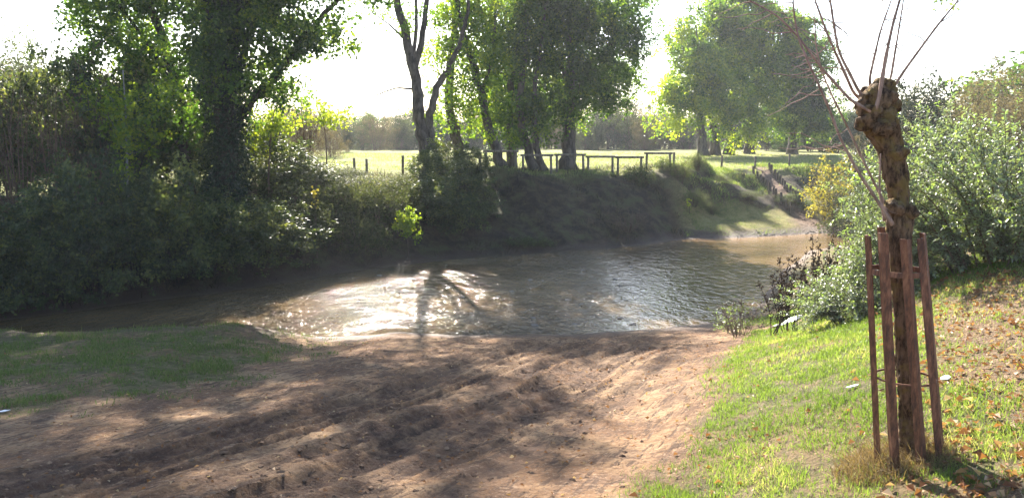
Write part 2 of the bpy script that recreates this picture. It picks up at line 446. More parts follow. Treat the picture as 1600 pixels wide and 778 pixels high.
# water
g = NT('muddy_water')
geo = g.n('ShaderNodeNewGeometry'); P = geo.outputs['Position']
mp = g.n('ShaderNodeMapping'); mp.inputs['Scale'].default_value = (1.25, 0.75, 1.0); mp.inputs['Rotation'].default_value = (0, 0, R(28))
g.l(P, mp.inputs['Vector'])
n1 = g.noise(3.0, 4, 0.55, mp.outputs[0], 0.8); n2 = g.noise(8.5, 2, 0.5, mp.outputs[0], 0.3); n3 = g.noise(1.6, 2, 0.5, mp.outputs[0])
rif = g.attr('riffle')
h = g.math('ADD', g.math('MULTIPLY', n1, 1.0), g.math('MULTIPLY', n2, 0.35))
h = g.math('MULTIPLY', h, rif)
h = g.math('ADD', h, g.math('MULTIPLY', n3, 0.02))
patch = g.noise(0.35, 4, 0.6, P)
wc_ = g.ramp(patch, [(0.4, (0.08, 0.054, 0.024)), (0.6, (0.15, 0.10, 0.047))])
wc_ = g.mix(g.attr('shallow'), wc_, (0.30, 0.19, 0.11))
b = g.n('ShaderNodeBsdfPrincipled')
g.l(wc_, b.inputs['Base Color'])
b.inputs['Roughness'].default_value = 0.06; b.inputs['IOR'].default_value = 1.4
g.l(g.bump(h, 1.0, 0.34), b.inputs['Normal'])
M['water'] = g.done(b.outputs[0])

# ------------------------------------------------------------------ sight helpers
CP, SP = math.cos(PITCH), math.sin(PITCH)
def at(px, py, Y):
    u, v = (px - 800) / F_PX, (389 - py) / F_PX
    dy, dz = CP + v * SP, -SP + v * CP
    t = Y / dy
    return np.array([u * t, Y, EYE + dz * t])
def wx(px, Y): return (px - 800) / F_PX * Y
def pick(px, py):
    """where the line of sight meets the ground"""
    Y = np.arange(3.0, 60, 0.03); P_ = np.array([at(px, py, t) for t in Y])
    k = np.argmax(P_[:, 2] < ground(P_[:, 0], P_[:, 1])); return float(P_[k, 0]), float(P_[k, 1])
def in_view(P, m=0.18):
    d = P[:, 1] * CP - (P[:, 2] - EYE) * SP
    u = P[:, 0] / np.maximum(d, 0.1) * F_PX / 800
    v = (P[:, 1] * SP + (P[:, 2] - EYE) * CP) / np.maximum(d, 0.1) * F_PX / 389
    return (np.abs(u) < 1 + m) & (np.abs(v) < 1 + m * 1.6) & (d > 0.3)

TR = np.array([pick(*p) for p in ((1188, 264), (1203, 282), (1224, 305), (1246, 332), (1268, 350), (1288, 362))])
_o = np.argsort(TR[:, 1]); TRX, TRY = TR[_o, 0], TR[_o, 1]
def trail(x, y):
    w = 0.36 + 0.35 * fbm(x, y, 0.8, 3, 95) + 0.5 * (1 - sst(34.5, 36.5, y))
    return np.exp(-((x - np.interp(y, TRY, TRX)) / w) ** 4) * sst(TRY[0] - 1.2, TRY[0], y) * (1 - sst(TRY[-1], TRY[-1] + 0.8, y))

# ------------------------------------------------------------------ ground sheet
def build_ground():
    xs = axis([(-420, -120, 30), (-120, -40, 5), (-40, -12, 0.5), (-12, -9, 0.12), (-9, 8, 0.045), (8, 18, 0.12), (18, 40, 0.6), (40, 120, 5), (120, 420, 30)])
    ys = axis([(-60, -5, 5), (-5, 3.6, 0.4), (3.6, 16.8, 0.045), (16.8, 24, 0.2), (24, 44, 0.13), (44, 80, 0.6), (80, 160, 5), (160, 900, 40)])
    X, Y = np.meshgrid(xs, ys)
    x, y = X.ravel(), Y.ravel()
    z = ground(x, y, True)
    nx, ny = len(xs), len(ys)
    i = np.arange(ny - 1)[:, None] * nx; j = np.arange(nx - 1)[None, :]
    q = np.stack([i + j, i + j + 1, i + nx + j + 1, i + nx + j], -1).reshape(-1, 4)
    mb = MB(); mb.add(np.stack([x, y, z], -1), q)
    me = mb.mesh('ground')
    gr, gl, far, bare = masks(x, y)
    dz, mud = rut_fields(x, y)
    N, Fs = shore_n(x), shore_f(x)
    e = y - Fs
    wcr = np.interp(x, WX, WC)
    near = sst(0, 0.5, N - y)
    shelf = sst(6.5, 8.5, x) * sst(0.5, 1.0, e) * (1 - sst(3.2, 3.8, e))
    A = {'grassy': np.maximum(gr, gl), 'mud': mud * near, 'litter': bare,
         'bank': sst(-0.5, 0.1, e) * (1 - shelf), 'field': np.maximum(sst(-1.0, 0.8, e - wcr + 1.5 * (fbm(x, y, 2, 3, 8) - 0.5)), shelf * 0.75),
         'wet': np.clip(1 - np.abs(np.where(e > -1, e, N - y)) / (0.35 + 1.3 * fbm(x, y, 0.8, 3, 57)), 0, 1) ** 0.6 * 0.85}
    # dirt trail down the far bank between the log stakes and to the water
    A['trail'] = trail(x, y)
    for k, v in A.items():
        a = me.attributes.new(k, 'FLOAT', 'POINT'); a.data.foreach_set('value', np.asarray(v, np.float32))
    return tag(link_mesh('ground', me, M['ground']), kind='structure')
build_ground()

def build_water():
    xs = axis([(-60, -16, 2), (-16, 16, 0.25), (16, 80, 2)])
    ys = axis([(4, 70, 0.25)])
    X, Y = np.meshgrid(xs, ys); x, y = X.ravel(), Y.ravel()
    nx, ny = len(xs), len(ys)
    i = np.arange(ny - 1)[:, None] * nx; j = np.arange(nx - 1)[None, :]
    q = np.stack([i + j, i + j + 1, i + nx + j + 1, i + nx + j], -1).reshape(-1, 4)
    ok = ((y > shore_n(x) - 0.5) & (y < shore_f(x) + 0.5))
    q = q[ok[q].any(1)]
    used = np.unique(q); idx = np.zeros(len(x), np.int64); idx[used] = np.arange(len(used))
    v = np.stack([x, y, np.zeros_like(x)], -1)[used]
    mb = MB(); mb.add(v, idx[q]); me = mb.mesh('river_water')
    x, y = v[:, 0], v[:, 1]
    nn = fbm(x, y, 2.5, 3, 61) - 0.5
    r1 = 1 - sst(1.0, 2.6, x - 0.10 * (y - 16) + 2.0 * nn)
    rif = 0.11 + 0.89 * r1 * np.clip(0.62 + 2.2 * nn, 0.18, 1.0) * (1 - 0.6 * sst(8.0, 11, -x))
    a = me.attributes.new('riffle', 'FLOAT', 'POINT'); a.data.foreach_set('value', np.clip(rif, 0.05, 1).astype(np.float32))
    sh = np.clip(1 - (shore_f(x) - y) / (0.9 + 1.3 * sst(6, 11, x)), 0, 1) * sst(4, 8, x) + 0.55 * np.clip(1 - (y - shore_n(x)) / 2.0, 0, 1) * sst(2, 4, x)
    sh = np.maximum(sh, 0.5 * sst(0.55, 0.75, fbm(x, y, 2.2, 3, 71)) * sst(1.0, -1.0, -y + 0 * x + 17) if False else 0.0)
    a = me.attributes.new('shallow', 'FLOAT', 'POINT'); a.data.foreach_set('value', np.clip(sh, 0, 0.9).astype(np.float32))
    return tag(link_mesh('river_water', me, M['water']), kind='structure')
build_water()

# ------------------------------------------------------------------ trees
def smooth_line(pts, n):
    pts = np.asarray(pts, float)
    s = np.concatenate([[0], np.cumsum(np.linalg.norm(np.diff(pts, axis=0), axis=1))])
    t = np.linspace(0, s[-1], n)
    p = np.stack([np.interp(t, s, pts[:, k]) for k in range(pts.shape[1])], -1)
    for _ in range(2):
        q = p.copy(); q[1:-1] = 0.25 * p[:-2] + 0.5 * p[1:-1] + 0.25 * p[2:]; p = q
    return p

def unit(rng, n):
    v = rng.normal(size=(n, 3)); return v / np.linalg.norm(v, axis=1, keepdims=True)

def scatter_leaves(mb, rng, C, per, spread, size, tint_c, up=0.6, sub=5, aspect=0.8, jit=0.18):
    """leaves in little sprays about the clump centres C"""
    nC = len(C)
    S = np.repeat(C, sub, 0) + rng.normal(size=(nC * sub, 3)) * np.array([1, 1, 0.8]) * np.repeat(spread, sub)[:, None] * 0.62
    k = max(1, int(per / sub))
    P = np.repeat(S, k, 0) + rng.normal(size=(nC * sub * k, 3)) * np.repeat(spread, sub * k)[:, None] * 0.30
    n = len(P)
    Nn = unit(rng, n) + np.array([0, 0, up]); Nn /= np.linalg.norm(Nn, axis=1, keepdims=True)
    D = unit(rng, n) + np.array([0, 0, -0.35])
    tint = np.clip(np.repeat(np.repeat(tint_c, sub) + rng.normal(0, 0.08, nC * sub), k) + rng.normal(0, jit, n), 0, 1)
    L = size * rng.uniform(0.65, 1.25, n)
    mb.leaves(P, D, Nn, L, L * aspect, tint)

def grow(mbw, rng, stems, C, rmax=0.05, wob=0.25, sides=5, thick=0.012):
    """branches from the stems (list of (pts, rad)) out to every clump centre"""
    nodes = [np.concatenate([p for p, r in stems])]; rads = [np.concatenate([r for p, r in stems])]
    NP, NR = nodes[0], rads[0]
    order = np.argsort([np.min(np.linalg.norm(NP - c, axis=1)) for c in C])
    for i in order:
        c = C[i]
        dv = c - NP; dist = np.linalg.norm(dv, axis=1)
        cost = dist + 1.2 * np.maximum(0, 0.35 * dist - dv[:, 2]) + 0.25 / (NR + 0.02) * 0.02
        k = int(np.argmin(cost)); a = NP[k]; L = dist[k]
        if L < 0.05: continue
        r0 = min(NR[k] * 0.62, rmax, 0.006 + thick * L)
        n = 5
        t = np.linspace(0, 1, n)[:, None]
        mid = a * 0.5 + c * 0.5 + rng.normal(size=3) * L * wob * 0.4 - np.array([0, 0, 0.10 * L])
        p = (1 - t) ** 2 * a + 2 * t * (1 - t) * mid + t ** 2 * c
        rr = np.linspace(r0, max(0.004, r0 * 0.3), n)
        mbw.tube(p, rr, sides, cap=False)
        NP = np.vstack([NP, p[1:]]); NR = np.concatenate([NR, rr[1:]])
    return NP, NR

def blob_points(rng, blobs, n, shell=2.2):
    vol = np.array([b[1][0] * b[1][1] * b[1][2] * (b[2] if len(b) > 2 else 1) for b in blobs]); vol /= vol.sum()
    out = []
    which = rng.choice(len(blobs), n, p=vol)
    for w in which:
        b = blobs[w]
        out.append(np.array(b[0]) + unit(rng, 1)[0] * rng.random() ** (1 / shell) * np.array(b[1]))
    return np.array(out)

def make_tree(name, label, cat, base, stems, blobs, nclump, per, size, mat, bark, seed, group=None, spread=(0.35, 0.7),
              tint=(0.35, 0.22), sidetint=0.0, ivy=None, sub=5, aspect=0.85, rmax=0.07, up=0.5, twigs=0):
    rng = np.random.default_rng(seed)
    base = np.array(base, float)
    root = thing(name, label, cat, base, group)
    wood = MB(); SR = []
    for pts, r0, r1 in stems:
        p = smooth_line(pts, max(10, len(pts) * 5))
        p[1:-1] += rng.normal(size=(len(p) - 2, 3)) * r0 * 0.12
        t = np.linspace(0, 1, len(p))
        r = r0 + (r1 - r0) * t ** 0.8
        if abs(p[0][2] - base[2]) < 0.6:
            r = r * (1 + 0.35 * np.exp(-(np.arange(len(p))) / 0.8))
        wood.tube(p, r, 10, jitter=0.07, rng=rng)
        keep = t > 0.25
        SR.append((p[keep], r[keep]))
    C = blob_points(rng, blobs, nclump)
    NP, NR = grow(wood, rng, SR, C, rmax)
    for _ in range(twigs):
        k = rng.integers(len(NP)); a = NP[k]
        d = unit(rng, 1)[0] * np.array([1, 1, 0.5]) + np.array([0, 0, 0.25]); L = rng.uniform(0.5, 1.8)
        p = np.stack([a + d * L * s + np.array([0, 0, -0.12 * L * s * s]) for s in (0, 0.35, 0.7, 1)])
        wood.tube(p, [0.016, 0.012, 0.008, 0.004], 4, cap=False)
    link_mesh('trunk', wood.mesh(name + '_trunk', base), bark, root)
    lv = MB()
    sp = rng.uniform(spread[0], spread[1], nclump)
    tc = np.clip(tint[0] + rng.normal(0, tint[1], nclump), 0, 1)
    scatter_leaves(lv, rng, C, per, sp, size, tc, up, sub, aspect)
    link_mesh('crown', lv.mesh(name + '_crown', base), mat, root)
    if ivy:
        iv = MB()
        for pts, rad, cnt, lsize in ivy:
            p = smooth_line(pts, 40)
            k = rng.integers(0, 40, cnt)
            ang = rng.uniform(0, 2 * math.pi, cnt); rr = rad * rng.uniform(0.35, 1.0, cnt) * (0.75 + 0.5 * vnoise(k * 0.35, ang * 1.2, seed))
            Q = p[k] + np.stack([np.cos(ang) * rr, np.sin(ang) * rr, rng.normal(0, 0.15, cnt)], -1)
            Nn = np.stack([np.cos(ang), np.sin(ang), np.full(cnt, 0.5)], -1) + unit(rng, cnt) * 0.8
            iv.leaves(Q, unit(rng, cnt) + np.array([0, 0, -0.8]), Nn, lsize * rng.uniform(0.7, 1.2, cnt), lsize * 0.9, np.clip(rng.normal(0.4, 0.2, cnt), 0, 1))
        link_mesh('ivy', iv.mesh(name + '_ivy', base), M['ivy'], root)
    return root

def pl(Y, *pp):                       # a stem line given in the photo's pixels at distance Y (optionally with its own offset)
    return [at(p[0], p[1], Y + (p[2] if len(p) > 2 else 0)) for p in pp]
def bl(px, py, Y, rx, rz, dep=None, w=1):
    k = Y / F_PX
    return (at(px, py, Y), (rx * k, dep if dep else rx * k * 0.85, rz * k), w)
def foot(px, Y):
    x = wx(px, Y); return np.array([x, Y, gz(x, Y) - 0.05])
def stem_from(b, *pts): return [b] + list(pts)

# -- big ivy-clad tree on the left
b = foot(350, 23.5)
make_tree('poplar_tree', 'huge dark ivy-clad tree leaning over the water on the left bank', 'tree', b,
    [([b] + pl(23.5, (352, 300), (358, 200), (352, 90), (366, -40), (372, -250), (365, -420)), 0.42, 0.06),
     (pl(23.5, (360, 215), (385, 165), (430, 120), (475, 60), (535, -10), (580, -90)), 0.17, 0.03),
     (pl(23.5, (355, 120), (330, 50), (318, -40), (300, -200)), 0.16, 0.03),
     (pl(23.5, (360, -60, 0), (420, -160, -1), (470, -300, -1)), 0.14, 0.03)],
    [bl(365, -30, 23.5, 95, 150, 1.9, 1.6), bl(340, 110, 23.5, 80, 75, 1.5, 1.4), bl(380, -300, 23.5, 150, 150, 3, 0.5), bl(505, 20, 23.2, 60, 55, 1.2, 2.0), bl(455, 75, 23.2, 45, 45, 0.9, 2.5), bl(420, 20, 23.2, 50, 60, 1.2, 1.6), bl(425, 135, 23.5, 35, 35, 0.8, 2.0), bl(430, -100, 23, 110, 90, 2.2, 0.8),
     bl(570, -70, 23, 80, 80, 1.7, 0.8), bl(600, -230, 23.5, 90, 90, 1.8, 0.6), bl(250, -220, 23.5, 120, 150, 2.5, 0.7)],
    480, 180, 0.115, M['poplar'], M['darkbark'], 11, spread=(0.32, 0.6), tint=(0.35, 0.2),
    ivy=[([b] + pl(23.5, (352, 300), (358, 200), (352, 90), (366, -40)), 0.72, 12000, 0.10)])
b = foot(292, 24.5)
make_tree('poplar_tree', 'tall tree with a bent trunk leaning left, behind the dark ivy-clad tree', 'tree', b,
    [([b] + pl(24.5, (288, 250), (282, 150), (262, 85), (228, -10), (205, -120), (190, -300)), 0.22, 0.04),
     (pl(24.5, (278, 140), (225, 60), (180, 0), (140, -80)), 0.09, 0.02)],
    [bl(175, 40, 24.5, 75, 70, 1.6), bl(215, 110, 24.5, 75, 70, 1.5), bl(120, 5, 24.5, 45, 45, 1.2, 0.8), bl(190, -150, 24.5, 130, 140, 2.6), bl(270, 10, 24.5, 60, 80, 1.3, 0.7),
     bl(250, 190, 24, 90, 60, 1.2, 0.8), bl(80, -160, 24.5, 110, 110, 2.2, 0.6)],
    270, 190, 0.115, M['poplar'], M['darkbark'], 12, spread=(0.3, 0.6), tint=(0.42, 0.2))

# -- row on the far bank
b = foot(676, 33.5)
make_tree('poplar_tree', 'tall twin-stemmed tree with sparse leaves, left of the short fence posts gap', 'tree', b,
    [([b] + pl(33.5, (672, 255), (656, 195), (650, 130), (640, 80), (622, 10), (608, -90), (600, -230)), 0.34, 0.05),
     ([b + np.array([0.15, 0.1, 0])] + pl(33.5, (682, 250), (668, 190), (684, 135), (712, 85), (730, 30), (735, -80)), 0.24, 0.03),
     (pl(33.5, (647, 110), (662, 50), (668, -20), (690, -150), (700, -260)), 0.15, 0.03),
     (pl(33.5, (645, 95), (652, 40), (648, -30), (640, -160)), 0.10, 0.02),
     (pl(33.5, (652, 140), (620, 137), (585, 150), (545, 158)), 0.05, 0.012),
     (pl(33.5, (640, 70), (610, 40), (575, 15)), 0.06, 0.015)],
    [bl(700, -130, 33.5, 90, 110, 2.4), bl(610, -170, 33.5, 100, 80, 2.4, 0.5), bl(620, 30, 33.5, 60, 45, 1.5, 0.4), bl(665, 60, 33.5, 40, 60, 1.5, 0.5), bl(715, 60, 33.5, 50, 60, 1.4, 0.8), bl(580, -50, 33.5, 60, 50, 1.4, 0.25),
     bl(690, 165, 35.5, 50, 45, 1.5, 0.8), bl(575, -330, 33.5, 80, 110, 2.6, 0.8), bl(520, -460, 33.5, 80, 80, 2.2, 0.6)],
    170, 90, 0.13, M['poplar_yellow'], M['bark'], 21, spread=(0.35, 0.7), tint=(0.4, 0.2), twigs=60)
b = foot(722, 36.5)
make_tree('poplar_tree', 'slim tree leaning left with yellowish leaves, behind the bramble at the bank top', 'tree', b,
    [([b] + pl(36.5, (716, 230), (704, 180), (700, 130), (708, 60), (712, -60), (720, -200)), 0.28, 0.04)],
    [bl(705, 100, 36.5, 45, 60, 1.4), bl(700, 170, 36.5, 45, 50, 1.2, 0.8), bl(735, 10, 36.5, 55, 70, 1.6), bl(720, -140, 36.5, 85, 110, 2.4), bl(740, 180, 36.5, 35, 40, 1, 1.0), bl(690, 60, 36.5, 40, 60, 1.3)],
    140, 85, 0.13, M['poplar_yellow'], M['bark'], 22, spread=(0.35, 0.65), tint=(0.5, 0.22), twigs=20)
b = foot(786, 35.0)
make_tree('poplar_tree', 'tree with a curved trunk sweeping left, behind the first wooden rail', 'tree', b,
    [([b] + pl(35, (778, 240), (764, 205), (756, 160), (740, 105), (722, 50), (708, -40), (700, -150)), 0.25, 0.04),
     (pl(35, (752, 150), (770, 90), (775, 20), (770, -90)), 0.11, 0.02)],
    [bl(745, 130, 35, 45, 55, 1.3), bl(725, 30, 35, 60, 60, 1.6), bl(770, 60, 35, 45, 70, 1.4), bl(725, -110, 35, 65, 80, 2.0, 0.5), bl(760, 200, 35, 32, 35, 0.9, 1.2)],
    130, 85, 0.13, M['poplar_yellow'], M['bark'], 23, spread=(0.35, 0.65), tint=(0.48, 0.2), twigs=15)
b = foot(799, 37.5)
make_tree('poplar_tree', 'upright leafy tree between the curved trunk and the forked trunk', 'tree', b,
    [([b] + pl(37.5, (798, 215), (797, 150), (806, 70), (808, -40), (806, -140)), 0.25, 0.04)],
    [bl(800, 190, 37.5, 40, 45, 1.2), bl(798, 110, 37.5, 55, 70, 1.6), bl(800, 30, 37.5, 60, 60, 1.8), bl(790, 150, 39.5, 55, 55, 2.0, 1.2), bl(835, 150, 40, 50, 50, 2.0, 1.2)],
    190, 120, 0.13, M['poplar'], M['bark'], 24, spread=(0.35, 0.65), tint=(0.5, 0.2))
b = foot(843, 36.0)
make_tree('poplar_tree', 'forked tree with two slanting stems, left of the thick straight trunk', 'tree', b,
    [([b + np.array([-0.25, 0, 0])] + pl(36, (828, 240), (816, 215), (812, 150), (820, 80), (825, -30), (820, -120)), 0.24, 0.04),
     ([b + np.array([0.2, 0.2, 0])] + pl(36, (840, 240), (834, 200), (836, 130), (848, 50), (860, -60)), 0.18, 0.03)],
    [bl(820, 170, 36, 45, 55, 1.4), bl(835, 85, 36, 55, 65, 1.6), bl(850, 190, 36, 35, 40, 1.2, 0.8), bl(850, 10, 36, 65, 55, 2.0)],
    140, 115, 0.13, M['poplar'], M['bark'], 25, spread=(0.35, 0.65), tint=(0.45, 0.2))
b = foot(888, 37.0)
make_tree('poplar_tree', 'large dark-crowned tree with a thick straight trunk behind the rails', 'tree', b,
    [([b] + pl(37, (888, 210), (890, 150), (892, 70), (885, -20), (890, -120)), 0.38, 0.06),
     (pl(37, (890, 160), (925, 100), (965, 60), (1000, 20)), 0.14, 0.03),
     (pl(37, (890, 130), (860, 70), (850, 0)), 0.13, 0.03), (pl(37, (890, 90), (920, 20), (935, -60)), 0.13, 0.03)],
    [bl(890, 120, 37, 60, 75, 2.0, 1.3), bl(950, 95, 37, 55, 65, 1.7, 1.3), bl(920, 20, 37, 80, 70, 2.4, 1.3), bl(985, 35, 37, 42, 42, 1.4), bl(865, -60, 37, 75, 90, 2.5), bl(860, 20, 37, 50, 70, 1.8), bl(950, 135, 39.5, 55, 45, 2.0, 1.2), bl(890, 150, 40, 50, 45, 2, 1.2)],
    340, 165, 0.135, M['poplar'], M['bark'], 26, spread=(0.35, 0.65), tint=(0.3, 0.2))

# -- group on the field to the right
def right_tree(px, Y, stem, blobs, n, per, seed, label, tint, mat='poplar'):
    b = foot(px, Y)
    make_tree('poplar_tree', label, 'tree', b, [([b] + pl(Y, *stem), 0.38, 0.06)], blobs, n, per, 0.185, M[mat], M['bark'], seed, spread=(0.45, 0.95), tint=tint, rmax=0.14, up=0.9)
right_tree(1097, 57, [(1096, 200), (1092, 120), (1088, 50)], [bl(1080, 140, 57, 55, 65, 2), bl(1085, 70, 57, 55, 45, 2), bl(1052, 172, 57, 36, 40, 1.5), bl(1115, 172, 57, 50, 34, 1.8), bl(1045, 192, 57, 28, 18, 1.2, 0.7)], 93, 270, 31,
           'bushy bright-leaved tree at the left edge of the group on the field', (0.62, 0.28), 'poplar_yellow')
right_tree(1115, 59, [(1114, 190), (1125, 90), (1130, 20)], [bl(1130, 80, 59, 60, 70, 2.4), bl(1115, 30, 59, 45, 40, 1.8), bl(1150, 175, 59, 50, 50, 2)], 93, 270, 32,
           'tree with twisted dark trunk, second from the left in the group on the field', (0.55, 0.28), 'poplar_yellow')
right_tree(1136, 61, [(1140, 180), (1160, 80), (1170, 0)], [bl(1165, 70, 61, 60, 80, 2.8), bl(1165, -10, 61, 45, 45, 2), bl(1190, 150, 61, 55, 55, 2.2)], 117, 270, 33,
           'tallest tree of the field group, with a slim pale leaning trunk', (0.6, 0.28), 'poplar_yellow')
right_tree(1168, 63, [(1172, 180), (1200, 90), (1215, 30)], [bl(1215, 95, 63, 60, 70, 2.6), bl(1220, 40, 63, 45, 40, 2), bl(1230, 170, 63, 60, 45, 2.4)], 117, 270, 34,
           'dark leafy tree with grey trunk in the field group, right of the pale leaning trunk', (0.4, 0.25))
right_tree(1235, 64, [(1240, 180), (1255, 110), (1255, 60)], [bl(1258, 110, 64, 45, 60, 2.4), bl(1265, 170, 64, 45, 45, 2.2), bl(1245, 65, 64, 35, 35, 1.7)], 93, 270, 35,
           'dark leafy tree at the right end of the field group', (0.4, 0.25))

# ------------------------------------------------------------------ shrubs
def bush_build(name, label, cat, loc, rx, ry, h, nstem, nclump, per, size, mat, bark, seed, group=None, spread=(0.2, 0.4), tint=(0.4, 0.2),
               bare=0, stem_r=0.018, low=0.05, sub=5, aspect=0.6, up=0.4, shell=2.6, parts=('stems', 'foliage')):
    rng = np.random.default_rng(seed)
    loc = np.array(loc, float)
    root = thing(name, label, cat, loc, group)
    wd = MB(); SR = []
    for k in range(nstem):
        a = rng.uniform(0, 2 * math.pi); q = math.sqrt(rng.random())
        b0 = np.array([math.cos(a) * q * rx * 0.22, math.sin(a) * q * ry * 0.22, -0.12])
        e = np.array([math.cos(a) * q * rx * 0.8, math.sin(a) * q * ry * 0.8, h * rng.uniform(0.7, 0.98) * (1 - 0.35 * q * q)])
        m = np.array([b0[0] * 0.6 + e[0] * 0.4, b0[1] * 0.6 + e[1] * 0.4, e[2] * 0.62]) + rng.normal(size=3) * 0.06 * h
        t = np.linspace(0, 1, 8)[:, None]
        p = (1 - t) ** 2 * b0 + 2 * t * (1 - t) * m + t ** 2 * e
        r = np.linspace(stem_r, stem_r * 0.25, 8) * rng.uniform(0.7, 1.3)
        wd.tube(p, r, 5, cap=False); SR.append((p, r))
    C = []
    while len(C) < nclump:
        d = unit(rng, 1)[0] * rng.random() ** (1 / shell)
        c = np.array([d[0] * rx, d[1] * ry, h * (0.42 + 0.58 * d[2])])
        c[2] += 0.12 * h * (vnoise(c[0] * 1.3, c[1] * 1.3, seed) - 0.5) * 2
        if c[2] > low * h: C.append(c)
    C = np.array(C)
    NP, NR = grow(wd, rng, SR, C, 0.02, thick=0.006, sides=4)
    for _ in range(bare):
        k = rng.integers(len(NP)); a = NP[k]; d = unit(rng, 1)[0] * np.array([0.7, 0.7, 0.4]) + np.array([0, 0, 0.6]); L = rng.uniform(0.25, 0.7) * h * 0.5
        p = np.stack([a + d * L * s - np.array([0, 0, 0.25 * L * s * s]) for s in (0, 0.35, 0.7, 1)])
        wd.tube(p, [0.009, 0.007, 0.005, 0.003], 4, cap=False)
    link_mesh(parts[0], wd.mesh(name + '_stems'), bark, root)
    lv = MB()
    scatter_leaves(lv, rng, C, per, rng.uniform(spread[0], spread[1], nclump), size, np.clip(tint[0] + rng.normal(0, tint[1], nclump), 0, 1), up, sub, aspect)
    link_mesh(parts[1], lv.mesh(name + '_foliage'), mat, root)
    return root
class Proto:
    """first use moves the source itself, later uses copy it"""
    def __init__(self, root): self.root, self.used = root, False
    def put(self, loc, rz, sc, label, group=None):
        if not self.used:
            self.used = True; r = self.root
            r.location = loc; r.rotation_euler = (0, 0, rz); r.scale = sc if isinstance(sc, tuple) else (sc, sc, sc)
            r['label'] = label
            if group: r['group'] = group
            elif 'group' in r: del r['group']
            return r
        return dup(self.root, loc, rz, sc, label, group)
RN = random.Random(4)

# dark thicket along the far bank on the left
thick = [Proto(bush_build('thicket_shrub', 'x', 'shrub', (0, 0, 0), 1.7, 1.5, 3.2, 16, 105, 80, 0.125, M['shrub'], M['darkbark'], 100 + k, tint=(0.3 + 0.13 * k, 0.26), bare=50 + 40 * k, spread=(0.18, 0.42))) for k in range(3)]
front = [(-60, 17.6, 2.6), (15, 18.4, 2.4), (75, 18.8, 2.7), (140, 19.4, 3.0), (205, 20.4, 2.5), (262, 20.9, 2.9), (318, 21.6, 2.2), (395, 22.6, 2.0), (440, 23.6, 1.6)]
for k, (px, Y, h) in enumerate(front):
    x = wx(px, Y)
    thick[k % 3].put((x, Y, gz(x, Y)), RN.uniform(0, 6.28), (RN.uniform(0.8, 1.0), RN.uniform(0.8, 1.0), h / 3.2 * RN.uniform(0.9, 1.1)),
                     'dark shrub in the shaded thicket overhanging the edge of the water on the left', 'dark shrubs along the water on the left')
back = [(-70, 21.5, 4.2), (20, 22.5, 3.6), (110, 23.0, 4.0), (180, 23.8, 3.9), (240, 25.5, 4.0), (300, 26.5, 3.6), (395, 26, 2.3), (450, 27.5, 1.1)]
for k, (px, Y, h) in enumerate(back):
    x = wx(px, Y)
    thick[(k + 1) % 3].put((x, Y, gz(x, Y)), RN.uniform(0, 6.28), (RN.uniform(0.95, 1.2), 1.0, h / 3.2),
                           'tall shrub in the upper row of the left bank thicket, around the ivy-clad trunk', 'tall shrubs in the upper row of the left thicket')
# leafless and half-bare growth in front of the thicket
bareb = [Proto(bush_build('bare_shrub', 'x', 'shrub', (0, 0, 0), 1.3, 1.2, 3.6, 22, 60, 8, 0.07, M['brown'], M['twig'], 140 + k, bare=150, spread=(0.2, 0.4), tint=(0.4, 0.2))) for k in range(2)]
for k, (px, Y, h, lab) in enumerate([(30, 21.0, 4.6, 'leafless arching shrub at the far left above the dark thicket'), (95, 21.6, 4.2, 'twiggy leafless shrub in the thicket, second from the left end'),
                                     (150, 22.6, 4.8, 'brown leafless shrub in the thicket just left of the pale sapling'), (478, 29.5, 3.6, 'slender bare grey shrub standing above the brambles, right of the ivy-clad tree')]):
    x = wx(px, Y); bareb[k % 2].put((x, Y, gz(x, Y)), k * 1.7, (0.9, 0.9, h / 3.6), lab)
x = wx(985, 31.2); bareb[0].put((x, 31.2, gz(x, 31.2) - 0.05), 0.6, (1.3, 0.8, 0.26), 'low heap of dead twigs on the shaded far bank near the water')
b = foot(200, 22.4)
make_tree('sapling', 'pale slender sapling with light green leaves in front of the left thicket', 'sapling', b,
    [([b] + pl(22.4, (199, 300), (198, 230), (196, 160), (192, 110)), 0.05, 0.015)],
    [bl(200, 200, 22.3, 45, 55, 0.9), bl(170, 150, 22.4, 45, 35, 0.8), bl(205, 270, 22.3, 30, 45, 0.6, 0.6), bl(245, 150, 22.4, 40, 35, 0.8)],
    70, 42, 0.11, M['poplar_yellow'], M['palebark'], 150, spread=(0.2, 0.4), tint=(0.6, 0.2), rmax=0.02)
b = foot(512, 29.5)
make_tree('sapling', 'young tree with bright lime leaves against the field, beside the bare grey shrub', 'sapling', b,
    [([b] + pl(29.5, (510, 230), (505, 180), (512, 150)), 0.035, 0.01)],
    [bl(512, 180, 29.5, 38, 22, 0.8)], 22, 40, 0.11, M['lime'], M['twig'], 151, spread=(0.18, 0.3), tint=(0.6, 0.2), rmax=0.015)
b = foot(418, 25.0)
make_tree('sapling', 'lime-leaved sapling glowing just right of the ivy-clad trunk', 'sapling', b,
    [([b] + pl(25, (420, 260), (424, 200), (430, 165)), 0.04, 0.012)],
    [bl(428, 190, 25, 35, 28, 0.7), bl(405, 215, 25, 30, 25, 0.6)], 34, 45, 0.10, M['lime'], M['twig'], 152, spread=(0.18, 0.32), tint=(0.5, 0.25), rmax=0.015)

